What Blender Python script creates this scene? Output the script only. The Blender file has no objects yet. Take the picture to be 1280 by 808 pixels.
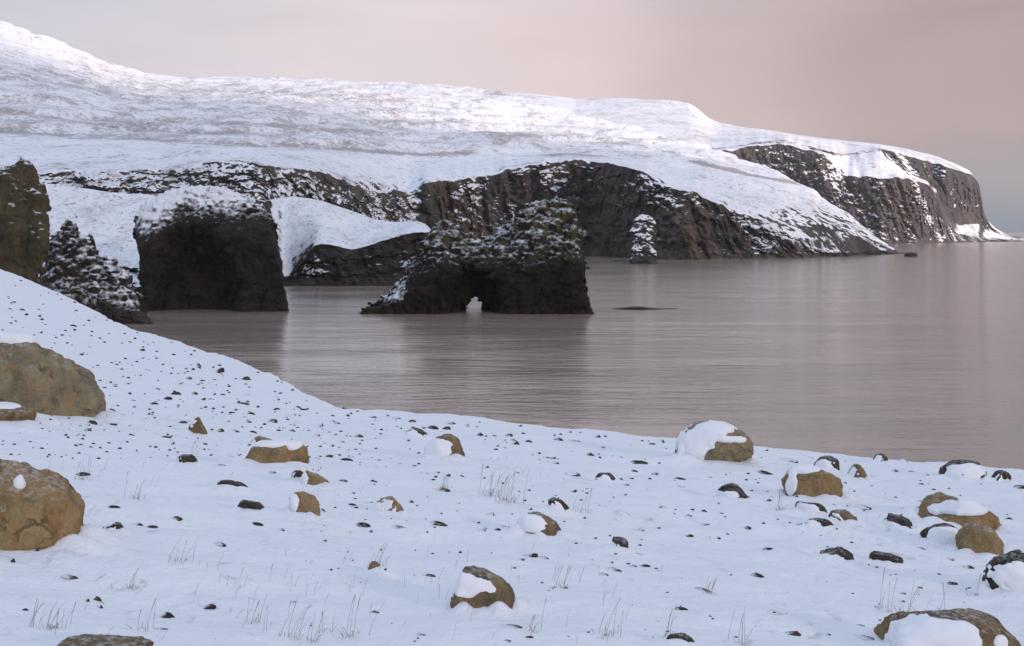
import bpy, math, random
import numpy as np
from mathutils import Vector

S = bpy.context.scene
COL = S.collection
R = math.radians

# ------------------------------------------------------------------ camera
F = 1600.0          # focal length in photograph pixels (1280 wide)
HY = 288.0          # image row of the horizon
H = 15.0            # eye height above the sea
cam_data = bpy.data.cameras.new('camera')
cam = bpy.data.objects.new('camera', cam_data)
COL.objects.link(cam)
cam.location = (0, 0, H)
cam.rotation_euler = (R(90), 0, 0)
cam_data.sensor_width = 36.0
cam_data.lens = 36.0 * F / 1280.0
cam_data.shift_y = -(404.0 - HY) / 1280.0
cam_data.clip_start = 0.1
cam_data.clip_end = 40000
S.camera = cam

# ------------------------------------------------------------------ sky, sun, exposure
SUN_AZ, SUN_EL = 135.0, 12.0       # clockwise from the view direction, low over the sea
world = bpy.data.worlds.new('World')
S.world = world
world.use_nodes = True
wt = world.node_tree
wt.nodes.clear()


def wn(t, **k):
    n = wt.nodes.new(t)
    for a, v in k.items():
        setattr(n, a, v)
    return n


def wl(a, b):
    wt.links.new(a, b)


def wmath(op, a, b=None, clamp=False):
    n = wn('ShaderNodeMath', operation=op, use_clamp=clamp)
    for i, v in enumerate((a, b)):
        if v is None:
            continue
        if isinstance(v, (int, float)):
            n.inputs[i].default_value = v
        else:
            wl(v, n.inputs[i])
    return n.outputs[0]


def wramp(fac, stops):
    n = wn('ShaderNodeValToRGB')
    n.color_ramp.interpolation = 'EASE'
    e = n.color_ramp.elements
    while len(e) < len(stops):
        e.new(0.5)
    for k, (p, c) in enumerate(stops):
        e[k].position = p
        e[k].color = (*c, 1)
    wl(fac, n.inputs[0])
    return n.outputs[0]


def wmix(fac, a, b):
    n = wn('ShaderNodeMix', data_type='RGBA')
    if isinstance(fac, (int, float)):
        n.inputs[0].default_value = fac
    else:
        wl(fac, n.inputs[0])
    for i, v in ((6, a), (7, b)):
        if isinstance(v, tuple):
            n.inputs[i].default_value = (*v, 1)
        else:
            wl(v, n.inputs[i])
    return n.outputs[2]


tc = wn('ShaderNodeTexCoord')
sep = wn('ShaderNodeSeparateXYZ')
wl(tc.outputs['Generated'], sep.inputs[0])
sx, sy, sz = sep.outputs
nz = wn('ShaderNodeTexNoise')
nz.inputs['Scale'].default_value = 2.2
nz.inputs['Detail'].default_value = 5
nz.inputs['Roughness'].default_value = 0.5
mp = wn('ShaderNodeMapping')
mp.inputs['Scale'].default_value = (1.0, 1.0, 4.0)
mp.inputs['Rotation'].default_value = (0, 0.5, 0)
wl(tc.outputs['Generated'], mp.inputs[0])
wl(mp.outputs[0], nz.inputs[0])
wob = wmath('SUBTRACT', nz.outputs[0], 0.5)
# low cloud: lavender on the left, rose in the middle, mauve over the open sea
az = wmath('ADD', wmath('MULTIPLY', sx, 0.8), 0.5)
az = wmath('ADD', az, wmath('MULTIPLY', wob, 0.18), clamp=True)
low = wramp(az, [(0.0, (0.56, 0.54, 0.63)), (0.20, (0.60, 0.575, 0.66)), (0.43, (0.80, 0.69, 0.705)),
                 (0.53, (0.79, 0.635, 0.635)), (0.63, (0.62, 0.485, 0.48)), (0.74, (0.485, 0.355, 0.345)), (1.0, (0.37, 0.30, 0.31))])
# clear slate band under the cloud over the open sea
band = wmath('MULTIPLY',
             wmath('SUBTRACT', 1.0, wmath('MULTIPLY', wmath('ADD', sz, wmath('MULTIPLY', wob, 0.05)), 12.5), clamp=True),
             wmath('MULTIPLY', wmath('SUBTRACT', sx, 0.15), 6.0, clamp=True), clamp=True)
low = wmix(band, low, (0.125, 0.20, 0.275))
# brighter cloud low over the hill on the left
gl = wmath('MULTIPLY', wmath('MULTIPLY', wmath('SUBTRACT', 0.19, sz), 9.0, clamp=True), wmath('MULTIPLY', wmath('SUBTRACT', 0.08, sx), 3.5, clamp=True))
low = wmix(wmath('MULTIPLY', gl, 0.6), low, (0.84, 0.745, 0.775))
# thinner, cooler and brighter cloud overhead
up = wmath('MULTIPLY', wmath('SUBTRACT', sz, 0.16), 2.2, clamp=True)
up = wmath('POWER', up, 0.8)
cl = wmix(up, low, (0.68, 0.78, 0.99))
nz2 = wn('ShaderNodeTexNoise')
nz2.inputs['Scale'].default_value = 9.0
nz2.inputs['Detail'].default_value = 6
nz2.inputs['Roughness'].default_value = 0.5
nz2.inputs['Distortion'].default_value = 0.4
mp2 = wn('ShaderNodeMapping')
mp2.inputs['Scale'].default_value = (0.6, 0.6, 2.2)
mp2.inputs['Rotation'].default_value = (0, -0.45, 0)
wl(tc.outputs['Generated'], mp2.inputs[0])
wl(mp2.outputs[0], nz2.inputs[0])
wob2 = wmath('SUBTRACT', nz2.outputs[0], 0.5)
brt = wmath('ADD', wmath('ADD', 1.0, wmath('MULTIPLY', wob, 0.36)), wmath('MULTIPLY', wob2, 0.22))
vm = wn('ShaderNodeVectorMath', operation='SCALE')
wl(cl, vm.inputs[0])
wl(wmath('MULTIPLY', brt, 10.0), vm.inputs['Scale'])
sky = wn('ShaderNodeTexSky', sky_type='NISHITA')
sky.sun_disc = False
sky.sun_elevation = R(SUN_EL)
sky.sun_rotation = R(SUN_AZ)
skymix = wmix(0.90, sky.outputs[0], vm.outputs[0])
bg = wn('ShaderNodeBackground')
bg.inputs['Strength'].default_value = 0.1
wl(skymix, bg.inputs['Color'])
wo = wn('ShaderNodeOutputWorld')
wl(bg.outputs[0], wo.inputs['Surface'])

sun_data = bpy.data.lights.new('sun', 'SUN')
sun_data.energy = 5.0
sun_data.angle = R(3)
sun_data.color = (1.0, 0.78, 0.66)
sun = bpy.data.objects.new('sun', sun_data)
COL.objects.link(sun)
sdir = Vector((math.sin(R(SUN_AZ)) * math.cos(R(SUN_EL)), math.cos(R(SUN_AZ)) * math.cos(R(SUN_EL)), math.sin(R(SUN_EL))))
sun.rotation_euler = sdir.to_track_quat('Z', 'Y').to_euler()

S.view_settings.view_transform = 'Standard'
S.view_settings.look = 'None'
S.view_settings.exposure = 0.0
S.view_settings.gamma = 1.0
S.view_settings.use_curve_mapping = False
S.render.engine = 'CYCLES'
S.cycles.use_denoising = True
S.cycles.max_bounces = 6
S.cycles.diffuse_bounces = 3
S.cycles.volume_bounces = 1

# ------------------------------------------------------------------ numpy noise
U32 = np.uint32


def _hash(i, j, k, s):
    h = (i.astype(U32) * U32(374761393)) ^ (j.astype(U32) * U32(668265263)) ^ (k.astype(U32) * U32(2147483647 - 58)) ^ U32((s * 974711 + 13) & 0xffffffff)
    h = (h ^ (h >> U32(13))) * U32(1274126177)
    h = (h ^ (h >> U32(16))) * U32(2246822519)
    h = h ^ (h >> U32(13))
    return (h & U32(0xffffff)).astype(np.float32) / np.float32(0x7fffff) - 1.0


def vnoise(x, y, z, s=0):
    xi, yi, zi = np.floor(x), np.floor(y), np.floor(z)
    fx, fy, fz = x - xi, y - yi, z - zi
    xi, yi, zi = xi.astype(np.int64), yi.astype(np.int64), zi.astype(np.int64)
    u, v, w = [f * f * f * (f * (f * 6 - 15) + 10) for f in (fx, fy, fz)]
    out = 0
    for a in (0, 1):
        for b in (0, 1):
            for c in (0, 1):
                wgt = (u if a else 1 - u) * (v if b else 1 - v) * (w if c else 1 - w)
                out = out + wgt * _hash(xi + a, yi + b, zi + c, s)
    return out


def fbm(x, y, z, oct=4, s=0, gain=0.5, ridged=False):
    x, y, z = np.broadcast_arrays(np.asarray(x, float), np.asarray(y, float), np.asarray(z, float))
    amp, tot, out = 1.0, 0.0, 0
    for o in range(oct):
        n = vnoise(x, y, z, s + o * 7)
        if ridged:
            n = 1 - 2 * np.abs(n) * 1.3
        out = out + amp * n
        tot += amp
        amp *= gain
        x, y, z = (0.8 * x - 0.6 * y) * 2.03 + 11.3, (0.6 * x + 0.8 * y) * 2.03 + 5.7, z * 2.01 + 0.3 * x + 3.1
    return out / tot


def smooth(t):
    t = np.clip(t, 0, 1)
    return t * t * (3 - 2 * t)


# ------------------------------------------------------------------ mesh helpers
def mesh_obj(name, verts, faces, mat=None, parent=None, shade=True, attrs=None):
    """faces: (n,3) or (n,4) int array"""
    verts = np.asarray(verts, dtype=np.float32)
    faces = np.asarray(faces, dtype=np.int32)
    me = bpy.data.meshes.new(name)
    k = faces.shape[1]
    me.vertices.add(len(verts))
    me.vertices.foreach_set('co', verts.ravel())
    me.loops.add(faces.size)
    me.loops.foreach_set('vertex_index', faces.ravel())
    me.polygons.add(len(faces))
    me.polygons.foreach_set('loop_start', np.arange(0, faces.size, k, dtype=np.int32))
    me.polygons.foreach_set('loop_total', np.full(len(faces), k, dtype=np.int32))
    me.polygons.foreach_set('use_smooth', np.full(len(faces), shade, dtype=bool))
    me.update(calc_edges=True)
    for k_, v_ in (attrs or {}).items():
        me.attributes.new(k_, 'FLOAT', 'POINT').data.foreach_set('value', np.ascontiguousarray(v_, dtype=np.float32).ravel())
    if mat:
        me.materials.append(mat)
    o = bpy.data.objects.new(name, me)
    COL.objects.link(o)
    if parent:
        o.parent = parent
    return o


def tag(o, label=None, cat=None, group=None, kind=None):
    for k, v in (('label', label), ('category', cat), ('group', group), ('kind', kind)):
        if v:
            o[k] = v
    return o


def grid_faces(n, m, closed=False):
    i = np.arange(n - (0 if closed else 1))[:, None]
    j = np.arange(m - 1)[None, :]
    i2 = (i + 1) % n
    a = i * m + j
    b = i2 * m + j
    return np.stack([a, b, b + 1, a + 1], -1).reshape(-1, 4)


def surface_nets(Fv, org, h):
    nx, ny, nz_ = Fv.shape
    ins = Fv < 0
    offs = [(a, b, c) for a in (0, 1) for b in (0, 1) for c in (0, 1)]
    cs = [ins[a:nx - 1 + a, b:ny - 1 + b, c:nz_ - 1 + c] for a, b, c in offs]
    cnt = sum(c.astype(np.int8) for c in cs)
    act = (cnt > 0) & (cnt < 8)
    idx = np.full(act.shape, -1, np.int64)
    I = np.argwhere(act)
    idx[act] = np.arange(len(I))
    acc = np.zeros((len(I), 3))
    num = np.zeros(len(I))
    val = {o: Fv[I[:, 0] + o[0], I[:, 1] + o[1], I[:, 2] + o[2]] for o in offs}
    for o in offs:
        for ax in range(3):
            if o[ax] == 0:
                p = list(o)
                p[ax] = 1
                p = tuple(p)
                a, b = val[o], val[p]
                cr = (a < 0) != (b < 0)
                t = np.where(cr, a / np.where(cr, a - b, 1), 0)
                pt = np.array(o, float)[None, :].repeat(len(I), 0)
                pt[:, ax] += t
                acc += pt * cr[:, None]
                num += cr
    V = (I + acc / num[:, None]) * h + np.array(org)
    quads = []
    for ax in range(3):
        A = ins
        sl0 = [slice(1, -1)] * 3
        sl1 = [slice(1, -1)] * 3
        sl0[ax] = slice(0, Fv.shape[ax] - 1)
        sl1[ax] = slice(1, Fv.shape[ax])
        cr = A[tuple(sl0)] != A[tuple(sl1)]
        E = np.argwhere(cr)
        base = E + np.array([0 if k == ax else 1 for k in range(3)])
        inside0 = A[base[:, 0], base[:, 1], base[:, 2]]
        b1, b2 = [(1, 2), (2, 0), (0, 1)][ax]
        d1 = np.zeros(3, int)
        d1[b1] = 1
        d2 = np.zeros(3, int)
        d2[b2] = 1
        g = lambda q: idx[q[:, 0], q[:, 1], q[:, 2]]
        q = np.stack([g(base - d1 - d2), g(base - d2), g(base), g(base - d1)], -1)
        q[~inside0] = q[~inside0][:, ::-1]
        quads.append(q)
    Q = np.concatenate(quads)
    Q = Q[(Q >= 0).all(1)]
    return V, Q


def poly_sdf(px, pz, poly):
    poly = np.asarray(poly, float)
    d = np.full(px.shape, 1e18)
    s = np.ones(px.shape)
    n = len(poly)
    for i in range(n):
        a, b = poly[i], poly[i - 1]
        e = b - a
        wx, wz = px - a[0], pz - a[1]
        t = np.clip((wx * e[0] + wz * e[1]) / (e @ e), 0, 1)
        bx, bz = wx - e[0] * t, wz - e[1] * t
        d = np.minimum(d, bx * bx + bz * bz)
        c1, c2, c3 = pz >= a[1], pz < b[1], e[0] * wz > e[1] * wx
        flip = (c1 & c2 & c3) | (~c1 & ~c2 & ~c3)
        s = np.where(flip, -s, s)
    return s * np.sqrt(d)


def smax(a, b, k):
    h = np.clip(0.5 - 0.5 * (b - a) / k, 0, 1)
    return b * (1 - h) + a * h + k * h * (1 - h)


def smin(a, b, k):
    return -smax(-a, -b, k)


def at(px, py, d):
    """point seen at photograph pixel (px, py) at distance d along the view"""
    return ((px - 640.0) / F * d, d, H + (HY - py) / F * d)


# ------------------------------------------------------------------ materials
def new_mat(name):
    m = bpy.data.materials.new(name)
    m.use_nodes = True
    nt = m.node_tree
    b = nt.nodes['Principled BSDF']
    return m, nt, b


class NB:
    """small node-building helper"""
    def __init__(s, nt):
        s.nt = nt

    def n(s, t, **k):
        n = s.nt.nodes.new(t)
        for a, v in k.items():
            setattr(n, a, v)
        return n

    def put(s, v, sock):
        if isinstance(v, (int, float)):
            sock.default_value = v
        elif isinstance(v, tuple):
            sock.default_value = (*v, 1) if len(sock.default_value) == 4 and len(v) == 3 else v
        else:
            s.nt.links.new(v, sock)

    def math(s, op, a, b=None, c=None, clamp=False):
        n = s.n('ShaderNodeMath', operation=op, use_clamp=clamp)
        for i, v in enumerate((a, b, c)):
            if v is not None:
                s.put(v, n.inputs[i])
        return n.outputs[0]

    def mix(s, f, a, b):
        n = s.n('ShaderNodeMix', data_type='RGBA')
        s.put(f, n.inputs[0])
        s.put(a, n.inputs[6])
        s.put(b, n.inputs[7])
        return n.outputs[2]

    def noise(s, vec, scale, detail=5, rough=0.55, dist=0.0):
        n = s.n('ShaderNodeTexNoise')
        n.inputs['Scale'].default_value = scale
        n.inputs['Detail'].default_value = detail
        n.inputs['Roughness'].default_value = rough
        n.inputs['Distortion'].default_value = dist
        s.put(vec, n.inputs['Vector'])
        return n.outputs[0]

    def scale(s, vec, sc):
        n = s.n('ShaderNodeMapping')
        n.inputs['Scale'].default_value = sc
        s.put(vec, n.inputs[0])
        return n.outputs[0]

    def step(s, v, lo, hi):
        n = s.n('ShaderNodeMapRange', interpolation_type='SMOOTHSTEP')
        s.put(v, n.inputs[0])
        n.inputs[1].default_value = lo
        n.inputs[2].default_value = hi
        return n.outputs[0]

    def dot(s, a, b):
        n = s.n('ShaderNodeVectorMath', operation='DOT_PRODUCT')
        s.put(a, n.inputs[0])
        n.inputs[1].default_value = b
        return n.outputs['Value']

    def bump(s, h, strength, dist):
        n = s.n('ShaderNodeBump')
        n.inputs['Strength'].default_value = strength
        n.inputs['Distance'].default_value = dist
        s.put(h, n.inputs['Height'])
        return n.outputs[0]


SNOW = (0.80, 0.825, 0.87)


def rock_mat(name, dark, mid, size, snow=None, snow_dir=(0, 0, 1), snow_noise=0.3, snow_scale=1.0, soft=0.06,
             moss=None, obj=False, streak=(1, 1, 1), bump=0.6, rough=0.9, heath=None, wet=False, mapped=False, slope_w=1.0):
    """rock with relief of about `size` metres; snow lies where the surface faces snow_dir"""
    m, nt, b = new_mat(name)
    k = NB(nt)
    geo = k.n('ShaderNodeNewGeometry')
    if obj:
        pos = k.n('ShaderNodeTexCoord').outputs['Object']
    else:
        pos = geo.outputs['Position']
    p = k.scale(pos, streak)
    n1 = k.noise(p, 0.6 / size, 6, 0.6, 0.4)
    n2 = k.noise(p, 2.7 / size, 5, 0.65)
    col = k.mix(k.step(n1, 0.34, 0.66), dark, mid)
    n4 = k.noise(k.scale(p, (1, 1, 0.35)), 0.22 / size, 5, 0.6, 0.8)
    col = k.mix(k.math('MULTIPLY', k.step(n4, 0.50, 0.66), 0.6), col, (mid[0] * 1.45, mid[1] * 1.25, mid[2] * 1.0))
    col = k.mix(k.math('MULTIPLY', k.step(n4, 0.46, 0.34), 0.6), col, tuple(c * 0.55 for c in dark))
    col = k.mix(k.math('MULTIPLY', k.step(n2, 0.52, 0.78), 0.55), col, tuple(c * 1.7 for c in mid))
    col = k.mix(k.math('MULTIPLY', k.step(n2, 0.48, 0.28), 0.6), col, tuple(c * 0.45 for c in dark))
    nrm = geo.outputs['Normal']
    if moss:
        mcol, zlo, zhi = moss
        z = k.n('ShaderNodeSeparateXYZ')
        k.put(pos, z.inputs[0])
        mf = k.math('MULTIPLY', k.step(z.outputs[2], zlo, zhi), k.step(k.noise(pos, 0.9 / size, 4, 0.6), 0.44, 0.6))
        col = k.mix(mf, col, mcol)
    if wet:
        z = k.n('ShaderNodeSeparateXYZ')
        k.put(pos, z.inputs[0])
        wz = k.math('ADD', z.outputs[2], k.math('MULTIPLY', n1, 1.0))
        col = k.mix(k.math('MULTIPLY', k.step(wz, 1.6, 0.7), 0.8), col, (0.035, 0.022, 0.014))
    if snow is not None:
        sn = k.math('ADD', k.math('MULTIPLY', k.dot(nrm, snow_dir), slope_w),
                    k.math('MULTIPLY', k.math('SUBTRACT', k.noise(pos, snow_scale, 6, 0.62, 0.3), 0.5), snow_noise * 2))
        if mapped:
            sn = k.math('ADD', sn, k.n('ShaderNodeAttribute', attribute_name='snow_bias').outputs['Fac'])
        sf = k.step(sn, snow - soft, snow + soft)
        scol = SNOW
        if heath:
            # thin snow: dead grass and scree show through in streaks; on the hillside bare also paints shade and mist
            hs, amount = heath
            h1 = k.noise(k.scale(pos, (1.0, 0.55, 1.0)), 1.0 / hs, 9, 0.68, 0.6)
            h2 = k.noise(pos, 1.0 / (hs * 0.13), 5, 0.7)
            hv = k.math('ADD', k.math('MULTIPLY', h1, 0.52), k.math('MULTIPLY', h2, 0.48))
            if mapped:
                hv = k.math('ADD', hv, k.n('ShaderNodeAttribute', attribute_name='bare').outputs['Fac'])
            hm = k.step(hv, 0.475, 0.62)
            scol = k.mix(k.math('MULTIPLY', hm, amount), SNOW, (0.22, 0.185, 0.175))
            sp = k.math('MULTIPLY', k.step(k.noise(pos, 5.5 / hs, 7, 0.72), 0.55, 0.62), k.step(k.noise(pos, 1.3 / hs, 4, 0.6), 0.38, 0.58))
            scol = k.mix(k.math('MULTIPLY', sp, 0.75), scol, (0.13, 0.11, 0.10))
        col = k.mix(sf, col, scol)
        hgt = k.math('MULTIPLY', k.math('ADD', n1, k.math('MULTIPLY', n2, 0.5)), k.math('SUBTRACT', 1.0, k.math('MULTIPLY', sf, 0.75)))
    else:
        hgt = k.math('ADD', n1, k.math('MULTIPLY', n2, 0.5))
    k.put(col, b.inputs['Base Color'])
    b.inputs['Roughness'].default_value = rough
    b.inputs['Specular IOR Level'].default_value = 0.25
    k.put(k.bump(hgt, bump, size * 0.8), b.inputs['Normal'])
    return m


def snow_mat():
    m, nt, b = new_mat('snow')
    k = NB(nt)
    pos = k.n('ShaderNodeNewGeometry').outputs['Position']
    g1 = k.noise(pos, 0.9, 6, 0.55)
    g2 = k.noise(pos, 9.0, 4, 0.6)
    g3 = k.noise(pos, 70.0, 3, 0.6)
    h = k.math('ADD', k.math('MULTIPLY', g1, 0.5), k.math('ADD', k.math('MULTIPLY', g2, 0.12), k.math('MULTIPLY', g3, 0.018)))
    # grit and bits of dead grass frozen into the crust
    g4 = k.noise(k.scale(pos, (0.6, 0.25, 1.0)), 0.8, 4, 0.6)
    gr = k.math('MULTIPLY', k.step(k.noise(k.scale(pos, (1.0, 0.45, 1.0)), 6.0, 7, 0.75, 0.5), 0.56, 0.68), k.step(g4, 0.45, 0.66))
    col = k.mix(k.math('MULTIPLY', gr, 0.55), SNOW, (0.22, 0.20, 0.185))
    k.put(col, b.inputs['Base Color'])
    b.inputs['Roughness'].default_value = 0.75
    b.inputs['Specular IOR Level'].default_value = 0.2
    k.put(k.bump(h, 0.9, 0.30), b.inputs['Normal'])
    return m


M_SNOW = snow_mat()


def cap_mat():
    m, nt, b = new_mat('snow_cap')
    k = NB(nt)
    pos = k.n('ShaderNodeNewGeometry').outputs['Position']
    h = k.math('ADD', k.noise(pos, 6.0, 4, 0.55), k.math('MULTIPLY', k.noise(pos, 60, 3, 0.6), 0.06))
    b.inputs['Base Color'].default_value = (*SNOW, 1)
    b.inputs['Roughness'].default_value = 0.75
    b.inputs['Specular IOR Level'].default_value = 0.2
    k.put(k.bump(h, 0.35, 0.06), b.inputs['Normal'])
    return m


M_CAP = cap_mat()


def water_mat():
    m, nt, b = new_mat('sea_water')
    k = NB(nt)
    pos = k.n('ShaderNodeNewGeometry').outputs['Position']
    w1 = k.noise(k.scale(pos, (0.34, 1.0, 1.0)), 0.5, 4, 0.6, 0.5)
    w2 = k.noise(k.scale(pos, (0.5, 1.2, 1.0)), 2.2, 3, 0.6, 0.3)
    w3 = k.noise(k.scale(pos, (0.3, 1.0, 1.0)), 0.06, 4, 0.6)
    h = k.math('ADD', k.math('MULTIPLY', w1, 0.75), k.math('MULTIPLY', w2, 0.16))
    h = k.math('MULTIPLY', h, k.math('ADD', 0.35, k.step(w3, 0.35, 0.65)))
    b.inputs['Base Color'].default_value = (0.31, 0.25, 0.205, 1)
    b.inputs['Roughness'].default_value = 0.12
    b.inputs['IOR'].default_value = 1.333
    k.put(k.bump(h, 0.6, 0.45), b.inputs['Normal'])
    return m


# ------------------------------------------------------------------ foreground ground
E_PX = np.array([-400, -200, -100, 0, 60, 130, 165, 260, 330, 385, 400, 420, 640, 1000, 1280, 1450, 1800.])
E_PY = np.array([290, 300, 315, 335, 360, 395, 412, 440, 465, 493, 501, 505, 530, 565, 583, 595, 620.])
E_D = np.array([165, 160, 155, 150, 140, 118, 108, 76, 48, 33, 30.5, 29.5, 27, 26, 25.8, 25.5, 25.])
E_Z = H - (E_PY - HY) / F * E_D
DRIFTS = []      # (x, y, height, length along wind, width) snow banked against boulders


def ground_z(x, y, drifts=True):
    x = np.asarray(x, float)
    y = np.asarray(y, float)
    ys = np.maximum(y, 2.0)
    px = np.clip(640 + F * x / ys, -400, 1800)
    de = np.interp(px, E_PX, E_D)
    ze = np.interp(px, E_PX, E_Z)
    u = (px - 640) / F
    plane = lambda d, uu: H - 1.6 - d * (0.092 + 0.075 * uu)
    z = H - 1.6 - 0.092 * y - 0.075 * x
    z = np.where(np.abs((x * F / ys) + 0) > 1200, np.maximum(z, 7.0), z)
    delta = ze - plane(de, u)
    t = np.clip(y / de, 0, 1.2)
    z = z + delta * t * t
    far = smooth((np.hypot(x, y) - 3) / 6.0)
    z = z + far * (0.11 * fbm(x / 3.5, y / 3.5, 0 * x, 3, 5) + 0.070 * fbm(x / 0.9, y / 0.6, 0 * x, 4, 9) - 0.035 * np.abs(fbm(x / 1.6, y / 1.1, 0 * x, 2, 29))
                   + 0.05 * fbm(x / 9.0 + 0.6 * y / 9, y / 3.0, 0 * x, 3, 15))
    # beyond the crest the bank falls to the sea
    over = np.maximum(y - de, 0)
    z = z - 0.02 * smooth((y / de - 0.96) / 0.05) - over * 0.9 * smooth(over / 3.0) - over * 0.22
    if drifts:
        add = np.zeros_like(z)
        for (dx, dy, hh, la, wa) in DRIFTS:
            q = ((x - dx) / la) ** 2 + ((y - dy) / wa) ** 2
            add = np.maximum(add, hh * np.exp(-q * 1.6))
        z = z + add
    return np.maximum(z, -2.0)


def hit(px, py):
    """where the view ray through a photograph pixel meets the snow"""
    de = float(np.interp(px, E_PX, E_D))
    d = np.linspace(3.0, de, 1500)
    x = (px - 640) / F * d
    below = (H + (HY - py) / F * d) < ground_z(x, d, False)
    i = int(np.argmax(below)) if below.any() else len(d) - 1
    return float(x[i]), float(d[i])


# ------------------------------------------------------------------ boulder kit
def ico(sub):
    import bmesh
    bm = bmesh.new()
    bmesh.ops.create_icosphere(bm, subdivisions=sub, radius=1.0)
    bm.verts.ensure_lookup_table()
    v = np.array([p.co[:] for p in bm.verts])
    f = np.array([[p.index for p in q.verts] for q in bm.faces])
    bm.free()
    return v, f


ICO = {s: ico(s) for s in (2, 3, 4, 5, 6)}


def vert_normals(v, f):
    a, b, c = v[f[:, 0]], v[f[:, 1]], v[f[:, 2]]
    fn = np.cross(b - a, c - a)
    n = np.zeros_like(v)
    for k in range(3):
        np.add.at(n, f[:, k], fn)
    return n / np.maximum(np.linalg.norm(n, axis=1, keepdims=True), 1e-12)


def rock_shape(sub, seed, box=0.75, cuts=7, rough=0.05, pits=0.0):
    rng = np.random.default_rng(seed)
    v, f = ICO[sub]
    v = v.copy()
    v = np.sign(v) * np.abs(v) ** box
    for _ in range(cuts):
        n = rng.normal(size=3)
        n /= np.linalg.norm(n)
        lim = rng.uniform(0.62, 0.88)
        over = np.maximum(v @ n - lim, 0)
        v -= n[None, :] * (over * 0.85)[:, None]
    o = rng.uniform(0, 50, 3)
    nn = v / np.linalg.norm(v, axis=1, keepdims=True)
    disp = rough * 2.2 * fbm(*(v * 1.3 + o).T, 2, seed) + rough * fbm(*(v * 4 + o).T, 4, seed + 3) \
        + 0.5 * rough * fbm(*(v * 3 + o).T, 3, seed + 9, ridged=True)
    if pits:
        disp = disp - pits * smooth((fbm(*(v * np.array([4, 4, 2.2]) + o).T, 4, seed + 21, ridged=True) - 0.35) / 0.4) + 0.5 * pits * fbm(*(v * 11 + o).T, 3, seed + 30)
    v = v + nn * disp[:, None]
    lo, hi = v.min(0), v.max(0)
    return (v - (lo + hi) / 2) / ((hi - lo) / 2), f


# ------------------------------------------------------------------ snow bank (built after drifts are known)
def build_ground():
    th = np.concatenate([np.linspace(-180, -26, 60), np.linspace(-25.5, 25.5, 640), np.linspace(26, 179, 60)])
    r = np.concatenate([np.geomspace(0.6, 4, 12)[:-1], np.geomspace(4, 34, 420)[:-1], np.geomspace(34, 200, 190)])
    T, RR = np.meshgrid(np.radians(th), r, indexing='ij')
    # rings follow the view distance in front so the crest stays crisp
    X = RR * np.sin(T)
    Y = RR * np.cos(T)
    fr = np.abs(T) < R(28)
    X = np.where(fr, RR * np.tan(np.clip(T, -1, 1)), X)
    Y = np.where(fr, RR, Y)
    Z = ground_z(X, Y)
    back = np.clip((RR - 60) / 60, 0, 1) * (~fr)
    Z = Z - back * 6 * (Y < 20)
    o = mesh_obj('snowy_ground', np.stack([X, Y, Z], -1).reshape(-1, 3), grid_faces(len(th), len(r), True)[:, ::-1], M_SNOW)
    tag(o, kind='structure')
    return o


# ------------------------------------------------------------------ terrain sheets
def sheet(name, px0, px1, ncol, ctrl, rows, mat, warp=5.0, seed=1):
    """ctrl: list of (d(px), z(px)) callables from the water upward; rows: list of (count, kind, params) per span"""
    px = np.linspace(px0, px1, ncol)
    pw = px + warp * fbm(px / 23.0, 0 * px, 0 * px, 4, seed) + 0.6 * warp * fbm(px / 6.0, 0 * px + 3, 0 * px, 3, seed + 2)
    D = [np.array(c[0](pw), float) for c in ctrl]
    Z = [np.array(c[1](pw, d), float) for c, d in zip(ctrl, D)]
    for arr in D + Z:
        for _ in range(8):
            arr[1:-1] = (arr[:-2] + 2 * arr[1:-1] + arr[2:]) / 4
    cols_d, cols_z, cliff, zamp = [], [], [], []
    for s, (cnt, kind, amp) in enumerate(rows):
        t = np.linspace(0, 1, cnt, endpoint=(s == len(rows) - 1))
        if kind == 'land':
            tt = t
        else:
            tt = t
        dd = D[s][:, None] * (1 - tt) + D[s + 1][:, None] * tt
        zz = Z[s][:, None] * (1 - t) + Z[s + 1][:, None] * t
        cols_d.append(dd)
        cols_z.append(zz)
        env = np.sin(np.pi * np.clip(t * 0.9 + 0.05, 0, 1)) ** 0.6
        cl = (amp if kind == 'cliff' else 0) * env
        za = (amp if kind == 'land' else 0) * np.ones_like(t)
        cliff.append(np.broadcast_to(cl, dd.shape))
        zamp.append(np.broadcast_to(za, dd.shape))
    d = np.concatenate(cols_d, 1)
    z = np.concatenate(cols_z, 1)
    ca = np.concatenate(cliff, 1).copy()
    za = np.concatenate(zamp, 1).copy()
    for _ in range(6):      # soften the breaks of slope
        for arr in (za, ca):
            arr[:, 1:-1] = (arr[:, :-2] + 2 * arr[:, 1:-1] + arr[:, 2:]) / 4
    for _ in range(3):
        z[:, 1:-1] = (z[:, :-2] + 2 * z[:, 1:-1] + z[:, 2:]) / 4
        d[:, 1:-1] = (d[:, :-2] + 2 * d[:, 1:-1] + d[:, 2:]) / 4
    x = (px[:, None] - 640) / F * d
    return px, x, d, z, ca, za


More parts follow.
